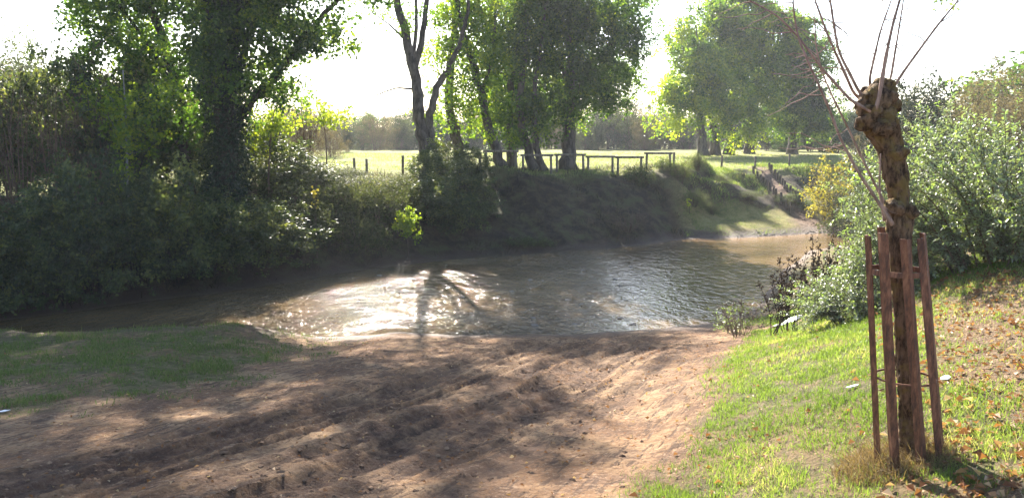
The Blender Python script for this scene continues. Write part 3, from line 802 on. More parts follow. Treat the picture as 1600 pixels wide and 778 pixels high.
# brambles on the far bank in the middle
bram = [Proto(bush_build('bramble_bush', 'x', 'bramble', (0, 0, 0), 1.35, 1.2, 1.35, 18, 95, 75, 0.075, M['bramble'], M['twig'], 160 + k, tint=(0.3 + 0.12 * k, 0.22), bare=40, spread=(0.18, 0.38), aspect=0.75)) for k in range(3)]
for k, (px, py, Y, s) in enumerate([(455, 0, 25.2, 1.0), (500, 0, 26.2, 1.0), (470, 0, 27.8, 1.05), (525, 0, 28.2, 1.0), (545, 0, 26.9, 0.95), (580, 0, 29.2, 0.95), (590, 0, 27.0, 1.0), (628, 0, 28.5, 0.9), (620, 0, 30.2, 0.7), (540, 0, 30.2, 0.75), (498, 0, 30.4, 0.85), (560, 0, 25.6, 0.75), (470, 0, 24.4, 0.8)]):
    x = wx(px, Y); hz = max(0.35, min(s * 1.05, (4.1 - Y * (0.047 if px > 480 else 0.03) - gz(x, Y)) / 1.4)); bram[k % 3].put((x, Y, gz(x, Y) - 0.1), RN.uniform(0, 6.28), (s * RN.uniform(0.9, 1.15), s, hz),
                                   'sunlit bramble bush on the far bank below the short fence posts', 'brambles on the far bank below the posts')
for k, (px, Y, s) in enumerate([(672, 28.6, 0.95), (702, 30.2, 1.0), (695, 32.2, 0.9), (735, 31.6, 0.95), (715, 28.6, 0.9), (752, 30.0, 0.8), (676, 31.0, 0.8)]):
    x = wx(px, Y); thick[k % 3].put((x, Y, gz(x, Y) - 0.1), RN.uniform(0, 6.28), (s * 0.75, s * 0.7, s * 0.5),
                                    'dark leafy bush on the far bank at the foot of the twin-stemmed tree', 'dark bushes at the foot of the twin-stemmed tree')
b = foot(636, 26.0)
make_tree('sapling', 'bright yellow-green sapling growing low on the far bank near the water', 'sapling', b,
    [([b] + pl(26, (637, 350), (636, 322)), 0.02, 0.006)], [bl(636, 350, 26, 20, 32, 0.4)], 26, 45, 0.085, M['lime'], M['twig'], 170, spread=(0.1, 0.22), tint=(0.4, 0.25), rmax=0.01)
b = foot(492, 24.2)
make_tree('sapling', 'thin sapling with a few bright yellow leaves in the shaded bank growth', 'sapling', b,
    [([b] + pl(24.2, (493, 330), (494, 280)), 0.018, 0.006)], [bl(492, 305, 24.2, 8, 18, 0.2)], 5, 5, 0.13, M['yellow'], M['twig'], 171, spread=(0.05, 0.12), tint=(0.6, 0.2), rmax=0.01)

# small growth on the open bank to the right
smallb = [Proto(bush_build('small_bush', 'x', 'bush', (0, 0, 0), 0.75, 0.7, 0.9, 12, 60, 60, 0.06, M['shrub'], M['twig'], 180, tint=(0.4, 0.2), spread=(0.12, 0.25))),
          Proto(bush_build('broom_bush', 'x', 'bush', (0, 0, 0), 0.9, 0.8, 1.5, 40, 90, 80, 0.09, M['broom'], M['twig'], 181, tint=(0.45, 0.22), spread=(0.15, 0.3), aspect=0.16, up=0.0, bare=60))]
for k, px, Y, sx, sz, lab in [(0, 998, 35.2, 1.0, 1.0, 'small dark round bush at the bank top in front of the wooden rails'),
                              (1, 1062, 36.0, 0.6, 0.75, 'feathery grey-green broom bush on the bank crest, right of the rails'),
                              (1, 1088, 37.8, 0.55, 0.6, 'greyish broom bush at the bank top, behind the feathery one'),
                              (1, 1085, 34.9, 0.7, 0.5, 'low broom tussock halfway down the bank, left of the grass shelf'),
                              (1, 1112, 35.2, 0.6, 0.4, 'low pale tussock at the left end of the grass shelf'),
                              (1, 1165, 36.8, 0.9, 0.3, 'wide grassy tussock on the bank left of the log stakes'),
                              (1, 1128, 37.6, 0.6, 0.3, 'tussock near the bank top, left of the upper log stakes'),
                              (0, 1035, 36.8, 0.6, 0.6, 'tiny dark bush at the foot of the last wooden rail'),
                              (0, 1232, 37.6, 0.8, 0.6, 'low leafy bush at the bank top, right of the log stakes'),
                              (0, 1262, 37.0, 0.7, 0.6, 'dark bush on the bank below the yellow shrub'),
                              (0, 845, 28.9, 0.7, 0.4, 'low green plant at the far water edge, right one of two'),
                              (0, 815, 28.6, 0.8, 0.4, 'low green plant at the far water edge, left one of two')]:
    x = wx(px, Y); smallb[k].put((x, Y, gz(x, Y) - 0.06), RN.uniform(0, 6.28), (sx, sx, sz), lab)
x = wx(1082, 33.6)
make_tree('sapling', 'knee-high seedling with lime leaves on the bank at the left end of the grass shelf', 'sapling', foot(1078, 34.2),
    [([foot(1078, 34.2)] + pl(34.2, (1077, 308)), 0.012, 0.005)], [bl(1077, 317, 34.2, 4, 12, 0.1)], 6, 8, 0.1, M['lime'], M['twig'], 182, spread=(0.04, 0.1), tint=(0.7, 0.2), rmax=0.008)

# yellowing shrub right of the stakes
x = wx(1300, 35.0); z = gz(x, 35.0)
r = bush_build('yellowing_shrub', 'half-bare shrub with yellow leaves beyond the pollard, right of the log stakes', 'shrub', (x, 35.0, z), 1.25, 1.2, 3.3, 22, 90, 30, 0.10, M['yellow'], M['twig'], 190, tint=(0.4, 0.25), bare=160, spread=(0.15, 0.3))
x = wx(1345, 33.5)
bush_build('olive_shrub', 'grey-green shrub behind the pollard withes, right of the yellowing shrub', 'shrub', (x, 33.5, gz(x, 33.5)), 1.6, 1.4, 2.7, 20, 110, 60, 0.09, M['olive'], M['twig'], 191, bare=80, spread=(0.2, 0.4))

# ------------------------------------------------------------------ far trees
def far_proto(name, mat, seed, rx, h, per, size, aspect, bare, bark='twig', tint=(0.45, 0.22), up=0.4, n=110, low=0.05, shell=2.6, spread=(0.3, 0.65)):
    return Proto(bush_build(name, 'x', 'tree', (0, 0, 0), rx, rx, h, 9, n, per, size, mat, M[bark], seed, tint=tint, bare=bare, stem_r=0.05, spread=spread, aspect=aspect, up=up, low=low, shell=shell, parts=('trunk', 'crown')))
FP = {'o': far_proto('olive_tree', M['olive'], 200, 2.2, 5, 110, 0.14, 0.5, 30),
      'b': far_proto('brown_tree', M['brown'], 201, 2.2, 5, 80, 0.16, 0.22, 260, up=0.0),
      'p': far_proto('pine_tree', M['pine'], 202, 1.9, 5, 130, 0.14, 0.5, 10, low=0.2, shell=2.0),
      'g': far_proto('field_tree', M['poplar'], 203, 2.2, 5, 110, 0.15, 0.8, 10, tint=(0.3, 0.2)),
      'f': far_proto('feathery_tree', M['brown'], 204, 2.4, 5, 170, 0.13, 0.18, 120, up=0.0, tint=(0.5, 0.2), n=150)}
FAR = [(-60, 40, 90, 'o', 1.2, 'grey-green tree behind the thicket at the far left edge'), (15, 42, 68, 'o', 1.1, 'pale olive-grey tree rising behind the thicket in the upper left corner'),
       (72, 45, 78, 'o', 1.1, 'pale olive tree behind the thicket, second from the left corner'), (118, 41, 120, 'o', 0.9, 'lower olive-grey tree behind the thicket, left of the bent trunk'),
       (430, 50, 175, 'o', 1.0, 'grey-green bush on the field edge just right of the ivy-clad trunk'), (470, 48, 148, 'b', 0.9, 'tall brown leafless tree at the left end of the field'),
       (520, 50, 185, 'b', 1.0, 'wide brown leafless bush at the left end of the field'), (545, 56, 205, 'p', 0.7, 'dark low bush at the field edge left of the fence posts'),
       (590, 64, 178, 'b', 1.0, 'brown tree in the far row, left of the twin-stemmed tree'), (570, 66, 188, 'o', 1.0, 'grey tree in the far row above the leftmost posts'),
       (622, 68, 184, 'o', 1.0, 'grey-green tree in the far row just left of the twin stems'), (700, 70, 192, 'p', 1.1, 'dark tree in the far row between the twin-stemmed and the slim leaning tree'),
       (742, 72, 190, 'o', 1.1, 'grey tree in the far row left of the curved trunk'), (655, 72, 190, 'p', 1.0, 'dark tree in the far row behind the twin stems'),
       (780, 72, 186, 'p', 1.1, 'dark tree in the far row behind the curved trunk'), (822, 72, 190, 'o', 1.1, 'grey tree in the far row behind the forked tree'), (862, 71, 188, 'b', 1.0, 'brown tree in the far row left of the thick straight trunk'),
       (915, 68, 188, 'o', 0.9, 'pale bush in the far row right of the thick straight trunk'), (935, 64, 200, 'p', 0.5, 'dark upright tree at the far field edge, right of the thick trunk'),
       (958, 70, 185, 'b', 1.0, 'pale brown bush in the far row behind the rails'), (985, 67, 156, 'o', 0.9, 'taller grey-green tree in the far row, right of the large dark-crowned tree'),
       (1005, 63, 188, 'b', 0.8, 'small bare pale tree in front of the far row, above the last rails'), (1030, 70, 180, 'b', 1.1, 'brown bush in the far row left of the field group'),
       (1062, 72, 195, 'o', 1.1, 'grey bush in the far row behind the left edge of the field group'), (1130, 72, 200, 'p', 1.2, 'dark bush behind the trunks of the field group'),
       (1195, 62, 205, 'p', 0.9, 'dark bush at the foot of the field group, right of the trunks'), (1222, 60, 200, 'g', 1.0, 'dark green bush at the field edge right of the group'),
       (1262, 60, 190, 'p', 1.0, 'very dark bush at the field edge above the right fence posts'), (1300, 58, 180, 'g', 1.0, 'dark green tree at the field edge behind the yellowing shrub'),
       (1335, 56, 178, 'p', 1.0, 'dark tree behind the pollard withes at the right field edge'), (1375, 52, 176, 'o', 1.0, 'grey-green tree directly behind the pollard head'),
       (1420, 38, 118, 'p', 0.75, 'dark pointed tree on the skyline just right of the pollard head'), (1395, 42, 172, 'f', 0.9, 'brown feathery bush behind the pollard trunk'),
       (1455, 40, 142, 'f', 0.9, 'brown feathery bush right of the dark pointed tree'), (1500, 42, 150, 'f', 0.9, 'brown feathery bush in the dip of the right skyline'),
       (1548, 36, 108, 'f', 0.9, 'tall rust-brown feathery tree on the right skyline'), (1600, 38, 100, 'f', 1.0, 'rust-brown feathery tree at the right edge of the view'),
       (1590, 46, 92, 'g', 1.2, 'green tree showing above the rust-brown trees at the right edge'), (1660, 40, 95, 'f', 1.1, 'rust-brown feathery tree just beyond the right edge of the view')]
for k, (px, Y, ty, typ, wf, lab) in enumerate(FAR):
    if Y >= 56:
        Y *= 1.2; ty -= 10
    x = wx(px, Y); z = gz(x, Y); h = at(px, ty, Y)[2] - z
    s = h / 5.0
    FP[typ].put((x, Y, z - 0.1), k * 2.1, (s * wf * 1.1, s * wf * 1.1, s), lab)
row = 'low hazy bush in the continuous hedge line at the far side of the field'
for k in range(40):
    px = 440 + k * 24 + RN.uniform(-8, 8); Y = RN.uniform(84, 92); x = wx(px, Y); z = gz(x, Y)
    s = RN.uniform(0.7, 1.0)
    FP['opgb'[k % 4]].put((x, Y, z - 0.1), k * 1.3, (s * 1.3, s * 1.3, s), row, 'hedge line beyond the field')

# ------------------------------------------------------------------ fences
def post_mesh(mb, x, y, h, rng, r=0.055):
    z = gz(x, y)
    tx, ty = rng.normal(0, 0.012, 2)
    p = [(x, y, z - 0.15), (x + tx * .3, y, z + h * 0.3), (x + tx, y + ty, z + h * 0.97), (x + tx, y + ty, z + h)]
    mb.tube(p, [r, r, r * 0.97, r * 0.85], 9)
    return (x + tx, y + ty, z + h)
rngF = np.random.default_rng(5)
for px, Y, h, lab in [(555, 32.6, 0.62, 'leftmost short round post at the field edge above the brambles'), (574, 32.6, 0.6, 'second short post from the left at the field edge'),
                      (630, 32.8, 0.78, 'short post left of the twin-stemmed tree, left one of a pair'), (647.5, 32.9, 0.76, 'short post left of the twin-stemmed tree, right one of a pair'),
                      (750, 34.0, 0.72, 'single short post standing just left of the first wooden rail'), (1051.5, 37.0, 0.6, 'single short post just right of the last wooden rail'),
                      (1092, 40.5, 0.7, 'short post half hidden by the broom bush at the field edge'), (1126, 41, 0.68, 'short post on the field left of the log stakes'),
                      (1178, 41.5, 0.64, 'short post on the field right above the log stakes'), (1231, 42.0, 0.7, 'rightmost short post on the field beside the yellowing shrub')]:
    x = wx(px, Y); mb = MB(); post_mesh(mb, x, Y, h, rngF)
    tag(link_mesh('fence_post', mb.mesh('fence_post', (x, Y, gz(x, Y))), M['timber'], loc=(x, Y, gz(x, Y))), lab, 'post')
for pa, pb, Y, h, lab in [(760, 806, 34.2, 0.72, 'knee-high timber rail in front of the curved trunk, leftmost of the rails'), (817, 861, 34.7, 0.70, 'knee-high timber rail between the forked trunks and the thick trunk'),
                          (870, 911, 35.2, 0.68, 'knee-high timber rail crossing the thick straight trunk'), (918.5, 956.5, 35.7, 0.68, 'knee-high timber rail just right of the thick trunk'),
                          (965, 1000.5, 36.2, 0.68, 'knee-high timber rail partly hidden by the small dark bush'), (1009, 1046, 36.8, 0.66, 'knee-high timber rail at the right end of the rails')]:
    xa, xb = wx(pa, Y), wx(pb, Y); c = ((xa + xb) / 2, Y, gz((xa + xb) / 2, Y))
    root = thing('timber_rail', lab, 'rail', c, 'knee rails along the field edge')
    tops = []
    for xx in (xa, xb):
        mb = MB(); tops.append(np.array(post_mesh(mb, xx, Y, h + (gz(xa, Y) + gz(xb, Y)) / 2 - gz(xx, Y) + 0.02, rngF)))
        link_mesh('post', mb.mesh('post', c), M['timber'], root)
    d = (tops[1] - tops[0]) / np.linalg.norm(tops[1] - tops[0])
    mb = MB(); a_, b_ = tops[0] - d * 0.12 + [0, 0, .03], tops[1] + d * 0.12 + [0, 0, .03]
    mb.tube([a_, a_ * .66 + b_ * .34, a_ * .33 + b_ * .67, b_], 0.05, 9)
    link_mesh('rail', mb.mesh('rail', c), M['timber'], root)

# log stakes flanking the dirt trail
logs = [Proto(None)] * 0
rngL = np.random.default_rng(6)
pm = []
for k in range(3):
    mb = MB(); mb.tube([(0, 0, -0.2), (0, 0, 0.1), (0.01, 0, 0.34), (0.01, 0, 0.38)], [0.065, 0.065, 0.06, 0.05], 9, jitter=0.06, rng=rngL); pm.append(mb.mesh('log_stake')); pm[-1].materials.append(M['log'])
for side, (A_, B_), lab in [(0, ((1179, 272), (1236, 335)), 'dark upright log stake in the left row beside the dirt trail'), (1, ((1202, 267), (1252, 322)), 'dark upright log stake in the right row beside the dirt trail')]:
    for k in range(13):
        p = np.array(pick(A_[0] + (B_[0] - A_[0]) * k / 12, A_[1] + (B_[1] - A_[1]) * k / 12)) + rngL.normal(0, 0.03, 2)
        o = bpy.data.objects.new('log_stake', pm[k % 3]); COL.objects.link(o)
        o.location = (p[0], p[1], gz(p[0], p[1])); o.rotation_euler = (rngL.normal(0, 0.07), rngL.normal(0, 0.07), rngL.uniform(0, 6)); o.scale = (1, 1, rngL.uniform(0.85, 1.2))
        tag(o, lab, 'log stake', ('left' if side == 0 else 'right') + ' row of log stakes by the trail')

# ------------------------------------------------------------------ near shrub with glossy leaves
def near_shrub(name, label, cx, cy, rx, ry, h, nmain, seed, size=0.05, tipmat=True):
    rng = np.random.default_rng(seed)
    loc = np.array([cx, cy, gz(cx, cy)])
    root = thing(name, label, 'shrub', loc)
    wd, lv, tp = MB(), MB(), MB()
    for k in range(nmain):
        a = rng.uniform(0, 2 * math.pi); q = rng.random() ** 0.5
        b0 = np.array([math.cos(a) * q * rx * 0.35, math.sin(a) * q * ry * 0.35, 0])
        ea = a + rng.normal(0, 0.3); qe = 0.35 + 0.65 * q * rng.uniform(0.8, 1.1)
        e = np.array([math.cos(ea) * qe * rx, math.sin(ea) * qe * ry, h * (1.08 - 0.85 * qe ** 2.2) * rng.uniform(0.75, 1.05)])
        for v_ in (b0, e):
            pass
        gz0 = gz(cx + b0[0], cy + b0[1]) - loc[2]; gz1 = gz(cx + e[0], cy + e[1]) - loc[2]
        b0[2] = gz0 - 0.05; e[2] = max(e[2], gz1 + 0.25)
        m = np.array([b0[0] * 0.5 + e[0] * 0.5, b0[1] * 0.5 + e[1] * 0.5, b0[2] + (e[2] - b0[2]) * 0.85 + 0.15])
        t = np.linspace(0, 1, 12)[:, None]
        p = (1 - t) ** 2 * b0 + 2 * t * (1 - t) * m + t ** 2 * e
        wd.tube(p, np.linspace(0.013, 0.003, 12), 5, cap=False)
        main_dir = np.gradient(p, axis=0); main_dir /= np.linalg.norm(main_dir, axis=1, keepdims=True)
        shoots = [(p[4:], 1.0)]
        for j in range(14):
            i = rng.integers(1, 12); L = rng.uniform(0.3, 0.8)
            d = main_dir[i] * 0.5 + unit(rng, 1)[0] * 0.8 + np.array([0, 0, 0.35]); d /= np.linalg.norm(d)
            tt = np.linspace(0, 1, 6)[:, None]
            s = p[i] + d * L * tt + np.array([0, 0, -0.14 * L]) * tt ** 2 * rng.uniform(-0.3, 1.5)
            wd.tube(s, np.linspace(0.005, 0.002, 6), 3, cap=False); shoots.append((s, L))
        if rng.random() < 0.4:
            L = rng.uniform(0.35, 0.75); tt = np.linspace(0, 1, 8)[:, None]; d = np.array([rng.normal(0, 0.25), rng.normal(0, 0.25), 1.0])
            s = p[-2] + d * L * tt; wd.tube(s, np.linspace(0.004, 0.002, 8), 3, cap=False); shoots.append((s, L))
        for j in range(6):
            i = rng.integers(0, 4); L = rng.uniform(0.3, 0.7); oa = ea + rng.normal(0, 0.6)
            d = np.array([math.cos(oa), math.sin(oa), rng.uniform(0.1, 0.7)]); d /= np.linalg.norm(d); tt = np.linspace(0, 1, 6)[:, None]
            s = p[i] + np.array([0, 0, 0.12]) + d * L * tt - np.array([0, 0, 0.1 * L]) * tt ** 2
            wd.tube(s, np.linspace(0.005, 0.002, 6), 3, cap=False); shoots.append((s, L))
        for s, L in shoots:
            ln = np.linalg.norm(np.diff(s, axis=0), axis=1).sum(); nn = max(4, int(ln / 0.032))
            q_ = smooth_line(s, nn); dr = np.gradient(q_, axis=0); dr /= np.linalg.norm(dr, axis=1, keepdims=True) + 1e-9
            rd = unit(rng, nn); side = np.cross(dr, rd); side /= np.linalg.norm(side, axis=1, keepdims=True) + 1e-9
            for sg in (1, -1):
                D = dr * 0.7 + sg * side + rng.normal(0, 0.2, (nn, 3))
                Nn = np.array([0, 0, 1.0]) + dr * 0.2 + rng.normal(0, 0.45, (nn, 3))
                tint = np.clip(rng.normal(0.35, 0.18, nn) + 0.35 * (np.arange(nn) / nn > 0.85), 0, 1)
                sz = size * rng.uniform(0.7, 1.2, nn)
                lv.leaves(q_, D, Nn, sz, sz * 0.48, tint)
    link_mesh('stems', wd.mesh(name + '_stems'), M['twig'], root)
    link_mesh('foliage', lv.mesh(name + '_foliage'), M['privet'], root)
    return root
near_shrub('glossy_shrub', 'large glossy-leaved shrub on the right slope behind the pollard and its guard', 6.65, 10.2, 2.2, 2.2, 2.05, 105, 301, 0.058)
near_shrub('glossy_shrub', 'low glossy-leaved shrub leaning towards the water, left of the pollard guard', 4.95, 11.2, 0.6, 0.8, 0.6, 15, 302, 0.05)
near_shrub('glossy_shrub', 'glossy-leaved shrub at the right edge, behind the leaf-strewn slope', 9.9, 10.4, 2.2, 2.0, 1.95, 85, 303, 0.058)
near_shrub('glossy_shrub', 'airy glossy-leaved shrub partly hidden by the pollard, between the large and low shrubs', 5.6, 11.6, 0.6, 0.8, 1.45, 36, 304, 0.054)

# dark dead weeds and a bare shrub near the water
weed_me = []
for k in range(3):
    rng = np.random.default_rng(320 + k); mb = MB(); lf = MB()
    for j in range(5):
        e = np.array([rng.normal(0, 0.22), rng.normal(0, 0.2), rng.uniform(0.7, 1.15)]); b0 = rng.normal(0, 0.05, 3) * [1, 1, 0]
        t = np.linspace(0, 1, 7)[:, None]; p = b0 + (e - b0) * t + np.array([0.08, 0, 0]) * np.sin(t * 3)
        mb.tube(p, np.linspace(0.008, 0.003, 7), 4, cap=False)
        n = 90; ii = rng.uniform(0.3, 1, n)[:, None]; P_ = b0 + (e - b0) * ii + np.array([0.08, 0, 0]) * np.sin(ii * 3)
        lf.leaves(P_ + rng.normal(0, 0.02, (n, 3)), unit(rng, n) + np.array([0, 0, 0.5]), unit(rng, n), rng.uniform(0.025, 0.065, n), 0.025, rng.random(n))
    mb.v += lf.v; mb.t += lf.t; mb.f4 += [q + mb.n for q in lf.f4]; mb.s4 += lf.s4; mb.n += lf.n
    weed_me.append(mb.mesh('dead_weed')); weed_me[-1].materials.append(M['darkweed'])
for k, (px, Y, s) in enumerate([(1218, 13.2, 1.05), (1236, 13.4, 1.2), (1256, 12.9, 1.2), (1275, 13.8, 1.3), (1292, 13.3, 1.2), (1310, 13.7, 1.35), (1328, 13.4, 1.3)]):
    x = wx(px, Y); o = link_mesh('dead_weed', weed_me[k % 3], None, loc=(x, Y, gz(x, Y) - 0.03))
    tag(o, 'dark dead weed stalk with seed heads at the water edge, left of the pollard guard', 'weed', 'dark dead weeds by the water')
    o.rotation_euler = (0, 0, k * 1.9); o.scale = (s, s, s * 1.05)
x = wx(1165, 14.4)
bush_build('wiry_shrub', 'low wiry leafless shrub at the water edge where the dirt meets the grass', 'shrub', (x, 14.4, gz(x, 14.4)), 0.55, 0.5, 0.75, 22, 40, 14, 0.035, M['shrub'], M['twig'], 330, bare=90, stem_r=0.006, spread=(0.06, 0.14), low=0.1)
x = wx(1150, 15.2)
bush_build('wiry_shrub', 'smaller wiry shrub with sparse leaves nearest the water, beside the leafless one', 'shrub', (x, 15.2, gz(x, 15.2)), 0.35, 0.3, 0.5, 14, 30, 16, 0.04, M['privet'], M['twig'], 331, bare=30, stem_r=0.006, spread=(0.06, 0.14), low=0.1)

# ------------------------------------------------------------------ pollard and its guard
PY = 4.62
rng = np.random.default_rng(400)
pb = foot(1424, PY)
TL = [(1426, 745, 72), (1423, 715, 50), (1421, 650, 40), (1416, 560, 38), (1411, 480, 38), (1407, 400, 40), (1406, 373, 41), (1406, 346, 46), (1407, 327, 34), (1407, 311, 32), (1402, 280, 42), (1397, 253, 42), (1393, 230, 44), (1385, 211, 53), (1376, 196, 59), (1366, 176, 54), (1369, 157, 60), (1371, 147, 57), (1372, 140, 46), (1374, 133, 24)]
line = np.array([at(a, c, PY) for a, c, w in TL]); line[0, 2] = pb[2] - 0.05; line[0, :2] = pb[:2]
rad = np.array([w / 2 * PY / F_PX * 0.78 for a, c, w in TL])
sl = smooth_line(np.hstack([line, rad[:, None]]), 180)
root = thing('pollard_tree', 'knobbly pollarded tree with thin bare withes, standing inside the rusty guard', 'tree', pb)
mb = MB()
sides = 44
mb.tube(sl[:, :3], sl[:, 3], sides)
V = mb.v[0]; ring = np.repeat(np.arange(180), sides)
ctr = sl[ring, :3]; nrm = V[:len(ring)] - ctr
ang = np.arctan2(nrm[:, 1], nrm[:, 0]); hh = ctr[:, 2]
kn = sst(3.0, 4.4, hh)
dsp = 1 + (0.22 + 0.55 * kn) * (fbm(np.cos(ang) * 1.4 + hh * 4.5, np.sin(ang) * 1.4 + hh * 2.5, 0.7, 3, 41) - 0.5) * 1.5 + 0.45 * (fbm(np.cos(ang) * 4 + hh * 16, np.sin(ang) * 4 - hh * 13, 0.7, 4, 42) - 0.5)
V[:len(ring)] = ctr + nrm * dsp[:, None]
def boss(px, py, dy, r, seed):
    c = at(px, py, PY + dy); n = 15; th = np.linspace(0.05, math.pi - 0.05, n)
    m0 = mb.n
    mb.tube(np.stack([c + np.array([0, 0, math.cos(t) * r]) for t in th]), np.sin(th) * r * 1.05, 20)
    B = mb.v[-1]; q = B - c
    ds = 1 + 1.0 * (fbm(q[:, 0] * 20 + seed, q[:, 2] * 20 + q[:, 1] * 13, 0.8, 3, seed) - 0.5) + 0.7 * (fbm(q[:, 1] * 45 + q[:, 0] * 30, q[:, 2] * 50, 0.8, 3, seed + 1) - 0.5)
    mb.v[-1] = c + q * ds[:, None]
for k, (px, py, dy, r) in enumerate([(1353, 160, 0, .055), (1362, 152, -.05, .05), (1386, 152, -.03, .055), (1393, 162, .02, .05), (1360, 178, -.05, .06), (1388, 185, -.06, .05), (1357, 190, -.04, .06), (1380, 200, -.08, .055), (1402, 240, -.05, .05), (1376, 132, .02, .035), (1388, 133, 0, .03), (1352, 144, .05, .03), (1366, 138, 0, .03), (1398, 325, -.06, .045), (1420, 330, -.04, .045)]):
    boss(px, py, dy, r, 410 + k)
link_mesh('trunk', mb.mesh('pollard_trunk', pb), M['pollard'], root)
WI = [([(1372, 172), (1345, 150), (1330, 120), (1310, 81), (1303, 40), (1297, 0), (1290, -60)], .0125, 0), ([(1365, 165), (1335, 150), (1322, 119), (1296, 62), (1284, 30), (1273, 0), (1262, -40)], .012, .12),
      ([(1360, 175), (1330, 158), (1300, 125), (1286, 109), (1268, 85), (1245, 55), (1215, 25), (1160, -5)], .011, -.1),
      ([(1394, 352), (1375, 320), (1340, 268), (1312, 215), (1296, 170), (1280, 135), (1262, 95), (1247, 60), (1240, 20), (1238, -30)], .012, -.12),
      ([(1392, 335), (1378, 310), (1352, 258), (1325, 200), (1300, 150), (1283, 110), (1274, 70), (1273, 20)], .0095, -.02), ([(1382, 345), (1374, 300), (1375, 262), (1376, 240)], .010, -.08),
      ([(1396, 350), (1383, 325), (1368, 310)], .008, -.1),
      ([(1368, 172), (1373, 155), (1385, 85), (1395, 38), (1406, 0), (1420, -50)], .0145, -.1), ([(1362, 142), (1357, 130), (1366, 90), (1376, 47), (1393, 0), (1404, -40)], .009, .05),
      ([(1388, 135), (1392, 122), (1398, 85), (1403, 55), (1411, 5), (1418, -50)], .0085, .08), ([(1393, 142), (1412, 112), (1431, 86), (1464, 41), (1498, 0), (1520, -30)], .011, 0)]
for k, (pp, r, dy) in enumerate(WI):
    p = smooth_line([at(px, py, PY + dy) for px, py in pp], len(pp) * 4)
    w = MB(); rr = np.linspace(r, r * 0.4, len(p)) * 0.82
    rr = rr * (1 + 0.22 * (rng.random(len(p)) > 0.75))
    w.tube(p, rr, 7)
    n_tw = [5, 5, 9, 13, 9, 1, 1, 5, 4, 5, 4][k]
    for j in range(n_tw):
        i = rng.integers(len(p) // 3, len(p)); sgn = -1 if (k in (2, 3, 4) and rng.random() < 0.85) else rng.choice([-1, 1])
        L = rng.uniform(0.06, 0.38); d = np.array([sgn * 1.0, rng.normal(0, 0.5), rng.normal(-0.03, 0.45)]); d /= np.linalg.norm(d)
        t = np.linspace(0, 1, 6)[:, None]; q_ = p[i] + d * L * t + np.array([0, 0, rng.uniform(-0.3, 0.3) * L]) * t ** 2; q_[1:] += np.cumsum(rng.normal(0, 0.012 * L / 0.3, (5, 3)), axis=0)
        w.tube(q_, np.linspace(0.0032, 0.0013, 6), 4, cap=False)
    o = link_mesh('withe', w.mesh('withe', pb), M['withe'], root)
lv = MB(); P_ = np.stack([at(1482 + rng.uniform(-22, 14), rng.uniform(-6, 14), PY + rng.normal(0, .05)) for _ in range(26)])
lv.leaves(P_, unit(rng, 26) + [0, 0, -.5], unit(rng, 26), 0.03, 0.017, rng.uniform(0.1, 0.4, 26))
n = 14; P_ = np.stack([at(1350 + rng.uniform(-18, 14), rng.uniform(255, 285), PY + rng.normal(0, .05)) for _ in range(n)])
lv.leaves(P_, unit(rng, n), unit(rng, n), 0.028, 0.015, rng.uniform(0.8, 1, n))
link_mesh('leaves', lv.mesh('leaves', pb), M['privet'], root)

gc_t, gc_b = at(1398, 367, PY), at(1422, 720, PY)
groot = thing('tree_guard', 'rusty iron tree guard of tall upright bars around the pollard trunk', 'tree guard', pb)
def angle_bar(top, bot, face, w=0.038, t=0.007):
    """L-section bar: corner outwards"""
    mbx = MB(); o_ = np.array([face[0], face[1], 0.0]); s_ = np.array([-face[1], face[0], 0.0])
    for sg in (1, -1):
        e1 = (s_ * sg - o_ * 0.75); e1 /= np.linalg.norm(e1); nn = np.cross(e1, [0, 0, 1.0])
        if np.dot(nn, o_) < 0: nn = -nn
        vs = []
        for c in (bot, top):
            a0 = c + (0.0005 * sg) * s_; 
            vs += [a0, a0 + e1 * w, a0 + e1 * w - nn * t, a0 - nn * t]
        q = [[0, 1, 5, 4], [1, 2, 6, 5], [2, 3, 7, 6], [3, 0, 4, 7], [3, 2, 1, 0], [4, 5, 6, 7]]
        mbx.add(np.array(vs), q, None, 0.5, smooth=False)
    return mbx
for th, lean in [(-68, 0), (-24, 0), (22, 0), (62, 0), (108, 0), (-150, 0), (160, 0)]:
    a = R(th - 26.7); f_ = np.array([math.sin(a), -math.cos(a)])
    top = gc_t + np.array([f_[0] * 0.172, f_[1] * 0.172, rng.normal(0, 0.012)])
    bxy = gc_b[:2] + f_ * 0.20
    bot = np.array([bxy[0], bxy[1], gz(bxy[0], bxy[1]) - 0.06])
    link_mesh('bar', angle_bar(top, bot, f_).mesh('bar', pb), M['rust'], groot)
for tt in (0.155, 0.62):
    c = gc_t + (gc_b - gc_t) * tt; rr = 0.150 + 0.028 * tt
    aa = np.linspace(0, 2 * math.pi, 41); mbx = MB()
    vs = []
    for a in aa[:-1]:
        hh_ = .016 if tt < .3 else .006
        for dr, dz in ((0, -hh_), (0, hh_), (.006, hh_), (.006, -hh_)):
            vs.append(c + np.array([math.sin(a) * (rr + dr), -math.cos(a) * (rr + dr), dz]))
    q = [[4 * i + j, 4 * i + (j + 1) % 4, 4 * ((i + 1) % 40) + (j + 1) % 4, 4 * ((i + 1) % 40) + j] for i in range(40) for j in range(4)]
    mbx.add(np.array(vs), q, None, .5, smooth=False)
    link_mesh('hoop', mbx.mesh('hoop', pb), M['rust'], groot)

